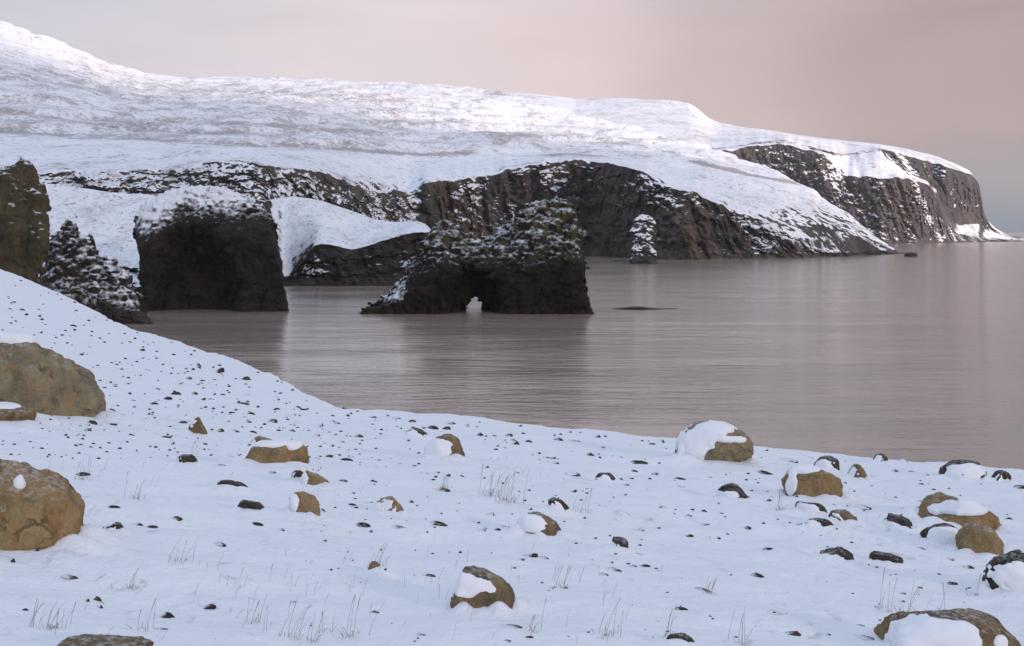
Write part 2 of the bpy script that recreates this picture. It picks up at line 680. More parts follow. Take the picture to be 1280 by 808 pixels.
def finish_sheet(name, px, x, d, z, ca, za, mat, L, seed, ledge=10.0, land_L=160.0, kled=0.3, bias=None, bare=None, crest_keep=0.93, crest_amt=0.55, wetline=1.0, speck=None, terr=0.0):
    # cliff relief: vertical buttresses, gullies, ledges and broken rock
    a = x * 0.9 + d * 0.45
    but = fbm(a / L, 0 * a, z / (L * 5), 4, seed, ridged=True)
    brk = fbm(x / (L * 0.35), d / (L * 0.35), z / (L * 0.3), 5, seed + 20, gain=0.6)
    led = (z / ledge + 0.8 * fbm(a / (L * 1.5), z / 30.0, 0 * a, 3, seed + 31)) % 1.0
    dl = ca * (0.90 * but + 0.95 * brk + kled * (led - 0.5))
    s = 1 + dl / d
    x, d = x * s, d * s
    z = z + za * (fbm(x / land_L, d / land_L, 0 * d, 6, seed + 40, gain=0.52) + 0.35 * fbm(x / (land_L * .25) + d / (land_L), d / (land_L * 0.2), 0 * d, 4, seed + 47))
    z = z + ca * 0.25 * fbm(x / (L * .5), d / (L * .5), z / (L * .5), 3, seed + 60)
    if terr:
        zz = z / 15.0 + 1.5 * fbm(x / 420, d / 420, 0 * d, 3, seed + 120)
        st = zz - np.floor(zz)
        z = z + np.clip(za / 7.5, 0, 1) * terr * (smooth((st - 0.35) / 0.3) - st) * (0.7 + 0.9 * fbm(x / 200, d / 200, 0 * d, 2, seed + 121))
    n, m = d.shape
    cm = np.clip(ca / max(ca.max(), 1e-6) * 2.0, 0, 1)
    # outcrops break through the snow just behind the crest
    crest = np.zeros_like(cm)
    for jj in range(1, m):
        crest[:, jj] = np.maximum(crest[:, jj - 1] * crest_keep, cm[:, jj])
    crest = np.clip(crest - cm, 0, 1)
    if speck:
        crest = np.maximum(crest, (1 - cm) * speck(px[:, None], z))
    out = crest * -crest_amt * smooth((0.6 * fbm(x / (L * .8), d / (L * .5), 0 * d, 4, seed + 77) + 0.75 * fbm(x / (L * .22), d / (L * .16), z / (L * .2), 4, seed + 78)) / 0.30)
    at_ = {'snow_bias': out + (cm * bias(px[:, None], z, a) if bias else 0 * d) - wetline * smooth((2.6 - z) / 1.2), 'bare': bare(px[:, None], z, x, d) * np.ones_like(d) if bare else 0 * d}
    o = mesh_obj(name, np.stack([x, d, z], -1).reshape(-1, 3), grid_faces(n, m), mat, attrs=at_)
    return o


def tab(xs, ys):
    xs, ys = np.array(xs, float), np.array(ys, float)
    return lambda p: np.interp(p, xs, ys)


def zrow(pyf):
    return lambda p, d: H + (HY - pyf(p)) / F * d


def zconst(c):
    return lambda p, d: np.full_like(d, c)


M_HILL = rock_mat('hillside_snow_and_rock', (0.040, 0.036, 0.033), (0.090, 0.078, 0.069), 7.0, snow=0.60, snow_noise=0.30,
                  snow_scale=0.10, soft=0.08, streak=(1, 1, 0.35), bump=0.7, heath=(20.0, 0.72), mapped=True)
M_FAR = rock_mat('headland_snow_and_rock', (0.05, 0.049, 0.054), (0.092, 0.086, 0.090), 16.0, snow=0.56, snow_noise=0.26,
                 snow_scale=0.05, soft=0.08, streak=(1, 1, 0.3), bump=0.7, heath=(60.0, 0.5), mapped=True)
M_PROM = rock_mat('promontory_snow_and_rock', (0.022, 0.02, 0.019), (0.05, 0.045, 0.04), 3.0, snow=0.55, snow_noise=0.32,
                  snow_scale=0.28, soft=0.07, bump=0.7, heath=(7.0, 0.4), wet=True, mapped=True)


def build_hillside():
    dw = tab([-150, 330, 430, 520, 560, 640, 740, 800, 860, 990, 1060, 1118, 1130],
             [420, 430, 520, 650, 700, 750, 755, 670, 650, 686, 738, 800, 830])
    pc = tab([-150, 0, 70, 150, 200, 250, 290, 340, 400, 440, 480, 515, 530, 560, 600, 640, 680, 720, 760, 800, 840, 880, 920, 950, 985, 1010, 1060, 1118, 1130],
             [205, 215, 213, 212, 212, 203, 197, 205, 215, 232, 240, 240, 231, 228, 222, 214, 203, 200, 204, 215, 233, 247, 262, 272, 290, 309, 315, 316, 317])
    g = tab([-150, 60, 450, 520, 535, 980, 1010, 1118], [60, 70, 70, 50, 22, 26, 12, 8])
    pm = tab([-150, 0, 150, 300, 420, 520, 640, 700, 800, 880, 920, 980, 1020, 1060, 1100, 1118, 1130],
             [160, 164, 171, 179, 186, 191, 191, 188, 197, 218, 231, 250, 268, 287, 306, 313, 316])
    dm = tab([-150, 300, 420, 520, 640, 700, 800, 880, 920, 980, 1020, 1060, 1118, 1130],
             [700, 720, 800, 900, 960, 990, 930, 830, 790, 770, 770, 780, 812, 836])
    ps = tab([-150, -100, 0, 60, 130, 180, 230, 300, 420, 520, 570, 620, 680, 740, 800, 850, 890, 930, 980, 1020, 1060, 1100, 1118, 1126, 1130],
             [0, 6, 25, 47, 77, 92, 98, 98, 100, 104, 110, 114, 130, 150, 165, 175, 187, 201, 219, 240, 264, 290, 302, 313, 317])
    ds = tab([-150, 0, 300, 620, 740, 890, 980, 1060, 1118, 1130], [1700, 1700, 1900, 1750, 1500, 1150, 980, 880, 830, 838])
    ctrl = [(lambda p: dw(p) - 3, zconst(-2.0)), (dw, zconst(0.6)),
            (lambda p: dw(p) + g(p), zrow(lambda p: pc(p) + np.interp(p, [500, 530, 1000, 1050], [2, 3.5, 3.5, 1]) * (fbm(p / 17, 0 * p, 0 * p, 3, 66) + 0.6 * fbm(p / 5, 0 * p, 0 * p, 2, 67)))),
            (lambda p: dm(p) - 14, zrow(lambda p: pm(p) + 3.0)), (dm, zrow(lambda p: pm(p) - 0.5)),
            (ds, zrow(ps)), (lambda p: ds(p) + 350, lambda p, d: (H + (HY - ps(p)) / F * ds(p)) - 40)]
    rows = [(4, 'flat', 0), (150, 'cliff', 9.5), (70, 'land', 2.2), (8, 'land', 1.5), (150, 'land', 7.5), (12, 'land', 6)]
    q = sheet('hillside', -150, 1130, 1150, ctrl, rows, M_HILL, 4.5, 3)
    btab = tab([-150, 200, 400, 470, 515, 528, 560, 585, 600, 625, 660, 700, 760, 900, 985, 1010, 1130],
               [0.02, -0.06, -0.04, 0.06, 0.08, -0.50, -0.50, -0.12, -0.14, -0.40, -0.22, -0.40, -0.42, -0.42, -0.22, -0.06, -0.06])

    def bias(px, z, a):
        top = H + (HY - pc(px)) / F * (dw(px) + g(px))
        rel = np.clip(z / np.maximum(top, 4), 0, 1.2)
        crest_ = smooth((rel - 0.55 + 0.35 * fbm(a / 22, 0 * a, 0 * a, 3, 97)) / 0.45)
        return btab(px) + 0.36 * crest_ * smooth((px - 515) / 20) + 0.42 * fbm(a / 28, z / 26, 0 * a, 4, 91) + 0.22 * fbm(a / 7, z / 40, 0 * a, 2, 95)

    road = tab([-150, 0, 300, 420, 520, 640, 840, 1000], [162, 165, 180, 187, 192, 192, 196, 230])

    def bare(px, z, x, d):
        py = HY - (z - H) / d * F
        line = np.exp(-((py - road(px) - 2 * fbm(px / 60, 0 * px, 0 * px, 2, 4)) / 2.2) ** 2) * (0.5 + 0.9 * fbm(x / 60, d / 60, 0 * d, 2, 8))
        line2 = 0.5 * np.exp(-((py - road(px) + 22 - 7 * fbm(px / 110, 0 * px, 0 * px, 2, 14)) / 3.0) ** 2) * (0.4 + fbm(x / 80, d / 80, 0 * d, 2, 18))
        left = np.interp(px, [-150, 350, 560, 700, 1000], [0.045, 0.035, 0.0, -0.01, -0.005]) - 0.06 * smooth((py - road(px) - 1) / 5) - 0.07 * smooth((110 - py) / 60)  # left: heath plus cloud shade put into colour; pale top stands in for mist
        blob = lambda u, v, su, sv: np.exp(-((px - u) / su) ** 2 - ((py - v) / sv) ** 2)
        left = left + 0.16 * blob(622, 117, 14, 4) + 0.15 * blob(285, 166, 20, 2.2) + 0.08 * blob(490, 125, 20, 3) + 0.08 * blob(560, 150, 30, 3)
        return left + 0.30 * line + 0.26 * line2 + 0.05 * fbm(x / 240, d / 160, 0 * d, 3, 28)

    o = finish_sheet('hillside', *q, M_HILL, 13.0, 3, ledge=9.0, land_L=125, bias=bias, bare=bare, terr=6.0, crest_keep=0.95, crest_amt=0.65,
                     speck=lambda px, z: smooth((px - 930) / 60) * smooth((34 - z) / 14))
    tag(o, kind='structure')


def build_headland():
    X = [540, 840, 895, 905, 950, 980, 1000, 1030, 1042, 1055, 1085, 1100, 1120, 1140, 1160, 1172, 1180, 1200, 1215, 1224, 1230, 1240, 1260, 1310]
    c1 = tab(X, [180, 192, 190, 188, 182, 180, 185, 192, 205, 220, 222, 222, 222, 224, 230, 250, 280, 292, 294, 296, 297, 298, 299, 300.5])
    b = tab(X, [176, 188, 187, 186, 180, 178, 183, 190, 192, 194, 192, 190, 208, 219, 228, 240, 262, 282, 280, 278, 285, 290, 297, 300])
    c2 = tab(X, [172, 185, 185, 184, 178, 176, 181, 187, 190, 192, 190, 186, 190, 196, 202, 205, 208, 213, 219, 232, 268, 285, 296, 299.8])
    s = tab([540, 600, 640, 660, 700, 720, 780, 830, 860, 872, 885, 900, 980, 1040, 1090, 1130, 1170, 1195, 1212, 1222, 1226, 1232, 1245, 1262, 1310],
            [119, 116, 115, 116, 121, 124, 122, 124, 128, 136, 148, 154, 165, 172, 180, 186, 196, 206, 214, 228, 258, 272, 287, 295, 299.5])
    dw = tab([540, 980, 1100, 1150, 1180, 1230, 1310], [1500, 1480, 1430, 1440, 1540, 1650, 1760])
    ds = tab([540, 860, 1000, 1100, 1200, 1230, 1310], [2600, 2400, 2100, 1900, 1760, 1730, 1790])
    jag = lambda p, k: np.interp(p, [900, 1000, 1175, 1200], [1, 3, 3, 1.0]) * (fbm(p / 20, 0 * p + k * 9, 0 * p, 3, 160 + k) + 0.8 * fbm(p / 6, 0 * p + k * 9, 0 * p, 3, 170 + k))
    o2 = tab([540, 1040, 1060, 1165, 1180, 1240, 1310], [60, 60, 150, 150, 70, 40, 12])
    ctrl = [(lambda p: dw(p) - 4, zconst(-2.0)), (dw, zconst(1.0)),
            (lambda p: dw(p) + np.minimum(35, 0.012 * dw(p) + 15), zrow(lambda p: c1(p) + jag(p, 1))),
            (lambda p: dw(p) + 35 + o2(p) * 0.8, zrow(lambda p: b(p) + jag(p, 2))),
            (lambda p: dw(p) + 55 + o2(p), zrow(lambda p: c2(p) + 0.6 * jag(p, 3))),
            (lambda p: np.maximum(ds(p), dw(p) + 90 + o2(p)), zrow(s)),
            (lambda p: np.maximum(ds(p), dw(p) + 90 + o2(p)) + 400, lambda p, d: np.maximum((H + (HY - s(p)) / F * ds(p)) - 60, -2))]
    rows = [(4, 'flat', 0), (120, 'cliff', 11.0), (30, 'land', 3.0), (70, 'cliff', 8.0), (70, 'land', 5.0), (10, 'land', 4)]
    q = sheet('far_headland', 540, 1310, 900, ctrl, rows, M_FAR, 2.0, 11)

    def bias(px, z, a):
        return -0.30 + 0.50 * fbm(a / 11, z / 110, 0 * a, 3, 91) + 0.38 * fbm(a / 30, z / 26, 0 * a, 4, 95) + 0.12 * smooth((px - 1150) / 40) \
            + 0.50 * np.exp(-((px - 1046) / 7) ** 2) + 0.55 * np.exp(-((px - 1152 - (250 - (HY - (z - H) / 1560 * F)) * -0.42) / 4.5) ** 2)

    o = finish_sheet('far_headland', *q, M_FAR, 15.0, 11, ledge=24.0, land_L=260, bias=bias, crest_keep=0.9, wetline=0.3)
    tag(o, kind='structure')


def build_promontory():
    dw = tab([-120, 270, 300, 340, 355, 560], [262, 268, 278, 335, 343, 346])
    pr = tab([-120, 60, 200, 300, 350, 366, 380, 392, 402, 420, 440, 460, 480, 500, 520, 535, 545, 560],
             [330, 330, 330, 330, 351, 350, 326, 309, 303, 306, 312, 306, 299, 293, 290, 291, 300, 330])
    pt = tab([-120, 0, 65, 110, 150, 200, 260, 300, 335, 370, 400, 420, 450, 470, 490, 510, 520, 530, 538, 546, 560],
             [205, 218, 227, 233, 240, 244, 244, 248, 250, 245, 251, 257, 268, 276, 278, 276, 276, 278, 284, 300, 335])
    ctrl = [(lambda p: dw(p) - 3, zconst(-2.0)), (dw, zconst(0.4)),
            (lambda p: dw(p) + 9, zrow(pr)), (lambda p: dw(p) + 48, zrow(pt)),
            (lambda p: dw(p) + 75, lambda p, d: H + (HY - pt(p)) / F * d - 7), (lambda p: dw(p) + 130, zconst(-2.0))]
    rows = [(4, 'flat', 0), (70, 'cliff', 3.0), (80, 'land', 0.9), (14, 'land', 0.8), (10, 'land', 0.8)]
    q = sheet('promontory', -120, 560, 560, ctrl, rows, M_PROM, 3.0, 21)

    def bias(px, z, a):
        return -0.42 + 0.35 * fbm(a / 9, z / 6, 0 * a, 3, 91) + 0.4 * smooth((374 - px) / 8)

    o = finish_sheet('promontory', *q, M_PROM, 5.5, 21, ledge=4.0, land_L=22, kled=0.45, bias=bias, crest_keep=0.9, crest_amt=0.5)
    tag(o, kind='structure')


# ------------------------------------------------------------------ sea rocks
def sdf_rock(name, poly_px, d, res, depth, mat, roof=0.55, lean=0.0, rough=1.0, nscale=5.0, seed=1, carve=None, round_=1.5,
             top_frac=0.3, margin=3.0, zmin=-1.5, streak=1.0, bare_below=6.0, bare_by=0.6, bias0=0.0, fade=7.0, bias_fn=None):
    poly = np.array([(at(px, py, d)[0], at(px, py, d)[2]) for px, py in poly_px])
    lo = poly.min(0) - margin
    hi = poly.max(0) + margin
    lo[1] = max(lo[1], zmin - 2 * res)
    y0, y1 = d - margin, d + 2 * depth + margin
    k0 = abs(poly[:, 0].mean()) / d * (2 * depth + margin)
    gx = np.arange(lo[0] - k0, hi[0] + k0 * 0, res) if poly[:, 0].mean() < 0 else np.arange(lo[0], hi[0] + k0, res)
    gy = np.arange(y0, y1, res)
    gz = np.arange(lo[1], hi[1], res)
    X2, Z2 = np.meshgrid(gx, gz, indexing='ij')
    wx = X2 + 0.9 * rough * fbm(X2 / (nscale * 0.6), Z2 / (nscale * 0.6), 0 * X2, 3, seed + 70)
    P = poly_sdf(wx, Z2, poly) + round_ * 0.3
    # local height of the outline in each column decides where the face starts to lean back
    ins = P < 0
    top = np.where(ins.any(1), gz[::-1][np.argmax(ins[:, ::-1], 1)], 0.0)
    for _ in range(int(3 / res)):
        top[1:-1] = (top[:-2] + 2 * top[1:-1] + top[2:]) / 4
    rel = np.clip(Z2 / np.maximum(top[:, None], 2.0), 0, 1)
    T = depth * (1 - (1 - top_frac) * np.clip((rel - roof) / (1 - roof), 0, 1) ** 1.1) - lean * np.clip(Z2, 0, None)
    Y = gy[None, :, None]
    yc = d + depth
    # the rock runs back along its own bearing
    k_ = float(poly[:, 0].mean()) / d
    P3 = np.empty((len(gx), len(gy), len(gz)))
    T3 = np.empty_like(P3)
    ii = np.arange(len(gx))
    for j, yy in enumerate(gy):
        src = np.clip(ii - (yy - d) * k_ / res, 0, len(gx) - 1.001)
        i0 = src.astype(int)
        fr = (src - i0)[:, None]
        P3[:, j] = P[i0] * (1 - fr) + P[i0 + 1] * fr
        T3[:, j] = T[i0] * (1 - fr) + T[i0 + 1] * fr
    f = smax(P3, np.abs(Y - yc) - T3, round_)
    X3 = np.broadcast_to(gx[:, None, None], f.shape)
    Y3 = np.broadcast_to(Y, f.shape)
    Z3 = np.broadcast_to(gz[None, None, :], f.shape)
    if carve is not None:
        f = carve(f, X3, Y3, Z3)
    near = np.abs(f) < 3.0 * rough + 2 * res
    xs, ys, zs = X3[near], Y3[near], Z3[near]
    f = np.ascontiguousarray(f)
    nse = 0.75 * fbm(xs / nscale, ys / nscale, zs / (nscale * streak), 5, seed, gain=0.55) \
        + 0.35 * fbm(xs / (nscale * 0.2), ys / (nscale * .2), zs / (nscale * .2), 3, seed + 15, ridged=True) \
        + 0.55 * fbm(xs / (nscale * 0.45), ys / (nscale * .45), zs / (nscale * .45 * streak), 4, seed + 5, ridged=True)
    f[near] += rough * nse
    f = np.maximum(f, zmin - Z3)
    V, Q = surface_nets(f, (gx[0], gy[0], gz[0]), res)
    c = V.mean(0)
    c[1] = yc
    c[2] = 0
    zb = V[:, 2] + 0.35 * nscale * fbm(V[:, 0] / 6, V[:, 1] / 6, V[:, 2] / 6, 3, seed + 88)
    sb = bias0 - bare_by * smooth((bare_below + fade * 0.5 - zb) / fade) + 0.12 * fbm(V[:, 0] / 1.3, V[:, 1] / 1.3, V[:, 2] / 1.3, 3, seed + 90)
    if bias_fn is not None:
        sb = sb + bias_fn(640 + F * V[:, 0] / V[:, 1], V)
    o = mesh_obj(name, V - c, Q, mat, attrs={'snow_bias': sb})
    o.location = c
    return o


M_ARCH = rock_mat('black_sea_arch_rock', (0.007, 0.006, 0.0055), (0.021, 0.018, 0.014), 1.6, snow=0.42, snow_noise=0.75, snow_scale=1.1, slope_w=0.55,
                  soft=0.26, moss=((0.085, 0.080, 0.028), 5.0, 17.0), bump=0.9, wet=True, mapped=True)
M_CAVE = rock_mat('black_cave_rock', (0.008, 0.008, 0.0078), (0.029, 0.027, 0.022), 1.8, snow=0.34, snow_noise=0.65, snow_scale=0.95, slope_w=0.55,
                  soft=0.22, moss=((0.036, 0.033, 0.018), 8.0, 20.0), bump=0.9, wet=True, mapped=True)
M_SPUR = rock_mat('snow_dusted_spur_rock', (0.02, 0.019, 0.019), (0.06, 0.052, 0.042), 1.4, snow=0.22, snow_noise=0.70, snow_scale=0.8, slope_w=0.55,
                  soft=0.20, bump=0.9, mapped=True)
M_PILLAR = rock_mat('olive_brown_pillar_rock', (0.030, 0.026, 0.016), (0.085, 0.072, 0.042), 1.8, snow=0.80, snow_noise=0.35, snow_scale=0.6,
                    soft=0.20, moss=((0.075, 0.066, 0.030), 10, 26), streak=(1, 1, 0.45), bump=0.9, mapped=True)
M_STACK = rock_mat('snow_banded_stack_rock', (0.03, 0.034, 0.04), (0.06, 0.06, 0.062), 2.5, snow=0.40, snow_noise=0.28, snow_scale=0.35,
                   soft=0.10, bump=0.6, mapped=True)
M_REEF = rock_mat('wet_reef_rock', (0.012, 0.011, 0.010), (0.04, 0.033, 0.028), 0.8, bump=0.7, rough=0.5)


def build_sea_rocks():
    d = 229.0
    hx, _, _ = at(592, 393, d)

    def carve_arch(f, X, Y, Z):
        # shallow cave round the opening, then the opening itself
        q = np.sqrt(((X - hx) / 5.6) ** 2 + ((Y - (d - 0.5)) / 8.5) ** 2 + (Z / 8.6) ** 2)
        f = smax(f, (1 - q) * 5.0, 1.0)
        s = np.sqrt(((X - hx - 0.05 * Z) / (2.15)) ** 2 + (np.maximum(Z, 0) / 2.7) ** 2)
        t = (1 - s) * 1.6
        return smax(f, t, 0.5)

    o = sdf_rock('sea_arch', [(448, 402), (452, 392), (470, 377), (487, 358), (500, 344), (512, 325), (524, 300), (534, 282), (546, 272), (560, 278),
                              (580, 293), (602, 299), (622, 286), (640, 269), (655, 255), (674, 249), (698, 243), (713, 242), (725, 252), (732, 274), (737, 305),
                              (739, 345), (744, 392), (745, 402)],
                 d, 0.25, 9.0, M_ARCH, bare_below=8.0, fade=9.0, bias_fn=lambda px, V: 0.75 * smooth((522 - px) / 26) * smooth((V[:, 2] - 1.0) / 2), roof=0.42, rough=1.25, nscale=4.5, seed=4, carve=carve_arch, top_frac=0.24)
    tag(o, 'black rock arch in the sea with a small opening at the waterline', 'sea arch')

    d2 = 236.0
    cx, _, cz = at(243, 360, d2)

    def carve_cave(f, X, Y, Z):
        q = np.sqrt(((X - cx + 0.12 * (Y - d2)) / 8.0) ** 2 + ((Y - (d2 - 1.5)) / 9.5) ** 2 + ((Z - 3.0) / 13.5) ** 2)
        return smax(f, (1 - q) * 6.0, 1.2)

    o = sdf_rock('sea_cliff', [(166, 402), (174, 350), (171, 318), (163, 295), (158, 276), (168, 258), (188, 244), (216, 233), (250, 228), (290, 234), (320, 245),
                               (341, 261), (352, 290), (359, 330), (361, 390), (362, 402)],
                 d2, 0.27, 11.0, M_CAVE, bare_below=16.0, bias_fn=lambda px, V: 0.50 * smooth((236 - px) / 60) * smooth((V[:, 2] - 7) / 8) + 0.30 * smooth((V[:, 2] - 18.5) / 3.0), roof=0.62, rough=1.0, nscale=4.5, seed=14, carve=carve_cave, top_frac=0.42, streak=1.4)
    tag(o, 'big blocky black rock with a hollow face, left of the arch', 'sea rock')

    o = sdf_rock('rock_spur', [(40, 425), (44, 350), (58, 305), (74, 272), (88, 263), (104, 283), (124, 313), (148, 318), (166, 340), (178, 372),
                               (188, 400), (190, 425)],
                 205.0, 0.25, 7.0, M_SPUR, bare_below=2.0, fade=3.0, bias0=-0.10, roof=0.15, rough=1.15, nscale=3.2, seed=24, top_frac=0.12)
    tag(o, 'jagged snow-dusted rock spur between the brown pillar and the black hollow rock', 'sea rock')

    o = sdf_rock('rock_pillar', [(-60, 425), (-60, 218), (-25, 205), (0, 204), (14, 199), (28, 196), (44, 203), (58, 226), (68, 258), (69, 285),
                                 (64, 315), (54, 345), (50, 380), (52, 425)],
                 185.0, 0.24, 7.0, M_PILLAR, bare_below=2.0, fade=3.0, roof=0.6, rough=0.9, nscale=3.6, seed=34, top_frac=0.45, streak=1.8)
    tag(o, 'tall olive-brown rock pillar cut by the left edge, rising behind the snow bank', 'sea rock')

    d3 = 573.0

    def ledges(f, X, Y, Z):
        ph = (Z + 0.18 * (X - X.mean()) + 0.9 * np.sin(X * 0.5)) / 4.6
        saw = ph % 1.0
        return f + (1.1 + 0.5 * np.sin(Z * 0.9 + X * 0.7)) * (saw - 0.45)

    o = sdf_rock('sea_stack', [(785, 336), (786, 326), (787, 312), (791, 300), (786, 291), (788, 281), (794, 271), (803, 266), (814, 268), (820, 277),
                               (823, 290), (818, 303), (822, 316), (823, 328), (822, 336)],
                 d3, 0.38, 5.5, M_STACK, bare_below=2.5, fade=3.0, roof=0.25, rough=0.7, nscale=4.0, seed=44, carve=ledges, top_frac=0.5, round_=2.0)
    tag(o, 'small slender sea stack banded with snow ledges in front of the brown cliff', 'sea stack')

    for (nm, px0, px1, py, dd, hh, dep, lab) in (
            ('reef', 764, 848, 388, 244, 0.55, 2.6, 'low flat black reef just breaking the surface right of the arch'),
            ('skerry', 1129, 1147, 321, 727, 2.6, 4.0, 'tiny dark skerry off the low tip of the nearer headland'),
            ('shoal', 738, 800, 327, 610, 0.9, 4.0, 'thin dark rock shelf in the water left of the slender stack')):
        w = (px1 - px0) / F * dd
        v, f = rock_shape(4, 70 + px0, 0.9, 5, 0.12)
        v = v * np.array([w / 2, dep, hh])
        v[:, 2] *= 0.55 + 0.45 * np.sin(v[:, 0] / w * 7 + 1.0 + 0.8 * (px0 % 3)) if nm != 'skerry' else 1
        o = mesh_obj(nm, v, f, M_REEF)
        o.location = ((0.5 * (px0 + px1) - 640) / F * dd, dd, 0.0)
        tag(o, lab, 'rock')


# ------------------------------------------------------------------ water
def build_water():
    r = np.concatenate([[0.0], np.geomspace(20, 9000, 60)])
    th = np.radians(np.linspace(0, 360, 96, endpoint=False))
    T, RR = np.meshgrid(th, r, indexing='ij')
    v = np.stack([RR * np.sin(T), RR * np.cos(T), 0 * RR], -1).reshape(-1, 3)
    o = mesh_obj('sea', v, grid_faces(len(th), len(r), True)[:, ::-1], water_mat())
    tag(o, kind='structure')


# ------------------------------------------------------------------ boulders
def boulder_mat(name, dark, mid, patch):
    m, nt, b = new_mat(name)
    k = NB(nt)
    pos = k.n('ShaderNodeTexCoord').outputs['Object']
    n1 = k.noise(pos, 2.2, 6, 0.6, 0.4)
    n2 = k.noise(pos, 14, 5, 0.65)
    n3 = k.noise(k.scale(pos, (1.6, 1.6, 0.5)), 3.0, 5, 0.6, 1.0)
    col = k.mix(k.step(n1, 0.38, 0.60), dark, mid)
    col = k.mix(k.math('MULTIPLY', k.step(n3, 0.50, 0.62), 0.8), col, patch)
    col = k.mix(k.math('MULTIPLY', k.step(k.noise(pos, 5.5, 6, 0.7, 0.6), 0.57, 0.69), 0.5), col, tuple(c * 0.45 for c in dark))
    col = k.mix(k.math('MULTIPLY', k.step(n2, 0.55, 0.75), 0.5), col, tuple(c * 0.45 for c in dark))
    col = k.mix(k.math('MULTIPLY', k.step(n2, 0.42, 0.30), 0.35), col, tuple(min(c * 1.6, 0.5) for c in mid))
    n5 = k.noise(pos, 45, 4, 0.7)
    # cracks
    vo = k.n('ShaderNodeTexVoronoi', feature='DISTANCE_TO_EDGE')
    vo.inputs['Scale'].default_value = 1.3
    wv = k.n('ShaderNodeVectorMath', operation='ADD')
    k.put(pos, wv.inputs[0])
    nv = k.n('ShaderNodeTexNoise')
    nv.inputs['Scale'].default_value = 3.0
    nv.inputs['Detail'].default_value = 4
    k.put(pos, nv.inputs['Vector'])
    k.put(nv.outputs[1], wv.inputs[1])
    k.put(wv.outputs[0], vo.inputs['Vector'])
    crack = k.math('MULTIPLY', k.step(vo.outputs[0], 0.05, 0.0), k.step(n1, 0.50, 0.62))
    col = k.mix(k.math('MULTIPLY', crack, 0.45), col, tuple(c * 0.4 for c in dark))
    # pale lichen and frost
    col = k.mix(k.math('MULTIPLY', k.step(n5, 0.56, 0.70), 0.45), col, (0.30, 0.28, 0.22))
    nrm = k.n('ShaderNodeNewGeometry').outputs['Normal']
    fr = k.math('MULTIPLY', k.step(k.dot(nrm, (0, 0, 1)), 0.55, 1.0), k.step(k.noise(pos, 22, 6, 0.75), 0.46, 0.62))
    col = k.mix(k.math('MULTIPLY', fr, 0.55), col, SNOW)
    k.put(col, b.inputs['Base Color'])
    b.inputs['Roughness'].default_value = 0.85
    b.inputs['Specular IOR Level'].default_value = 0.25
    h = k.math('ADD', n1, k.math('ADD', k.math('MULTIPLY', n2, 0.40), k.math('MULTIPLY', n3, 0.5)))
    h = k.math('ADD', h, k.math('MULTIPLY', n5, 0.16))
    h = k.math('SUBTRACT', h, k.math('MULTIPLY', crack, 0.25))
    k.put(k.bump(h, 1.0, 0.16), b.inputs['Normal'])
    return m


MB = {
    'ochre': boulder_mat('ochre_boulder_stone', (0.25, 0.180, 0.092), (0.42, 0.300, 0.150), (0.36, 0.215, 0.092)),
    'grey': boulder_mat('greenish_grey_boulder_stone', (0.20, 0.178, 0.112), (0.33, 0.283, 0.178), (0.34, 0.23, 0.112)),
    'brown': boulder_mat('brown_boulder_stone', (0.150, 0.112, 0.064), (0.30, 0.220, 0.118), (0.25, 0.150, 0.070)),
    'dark': boulder_mat('dark_boulder_stone', (0.040, 0.036, 0.032), (0.095, 0.080, 0.060), (0.115, 0.088, 0.055)),
}

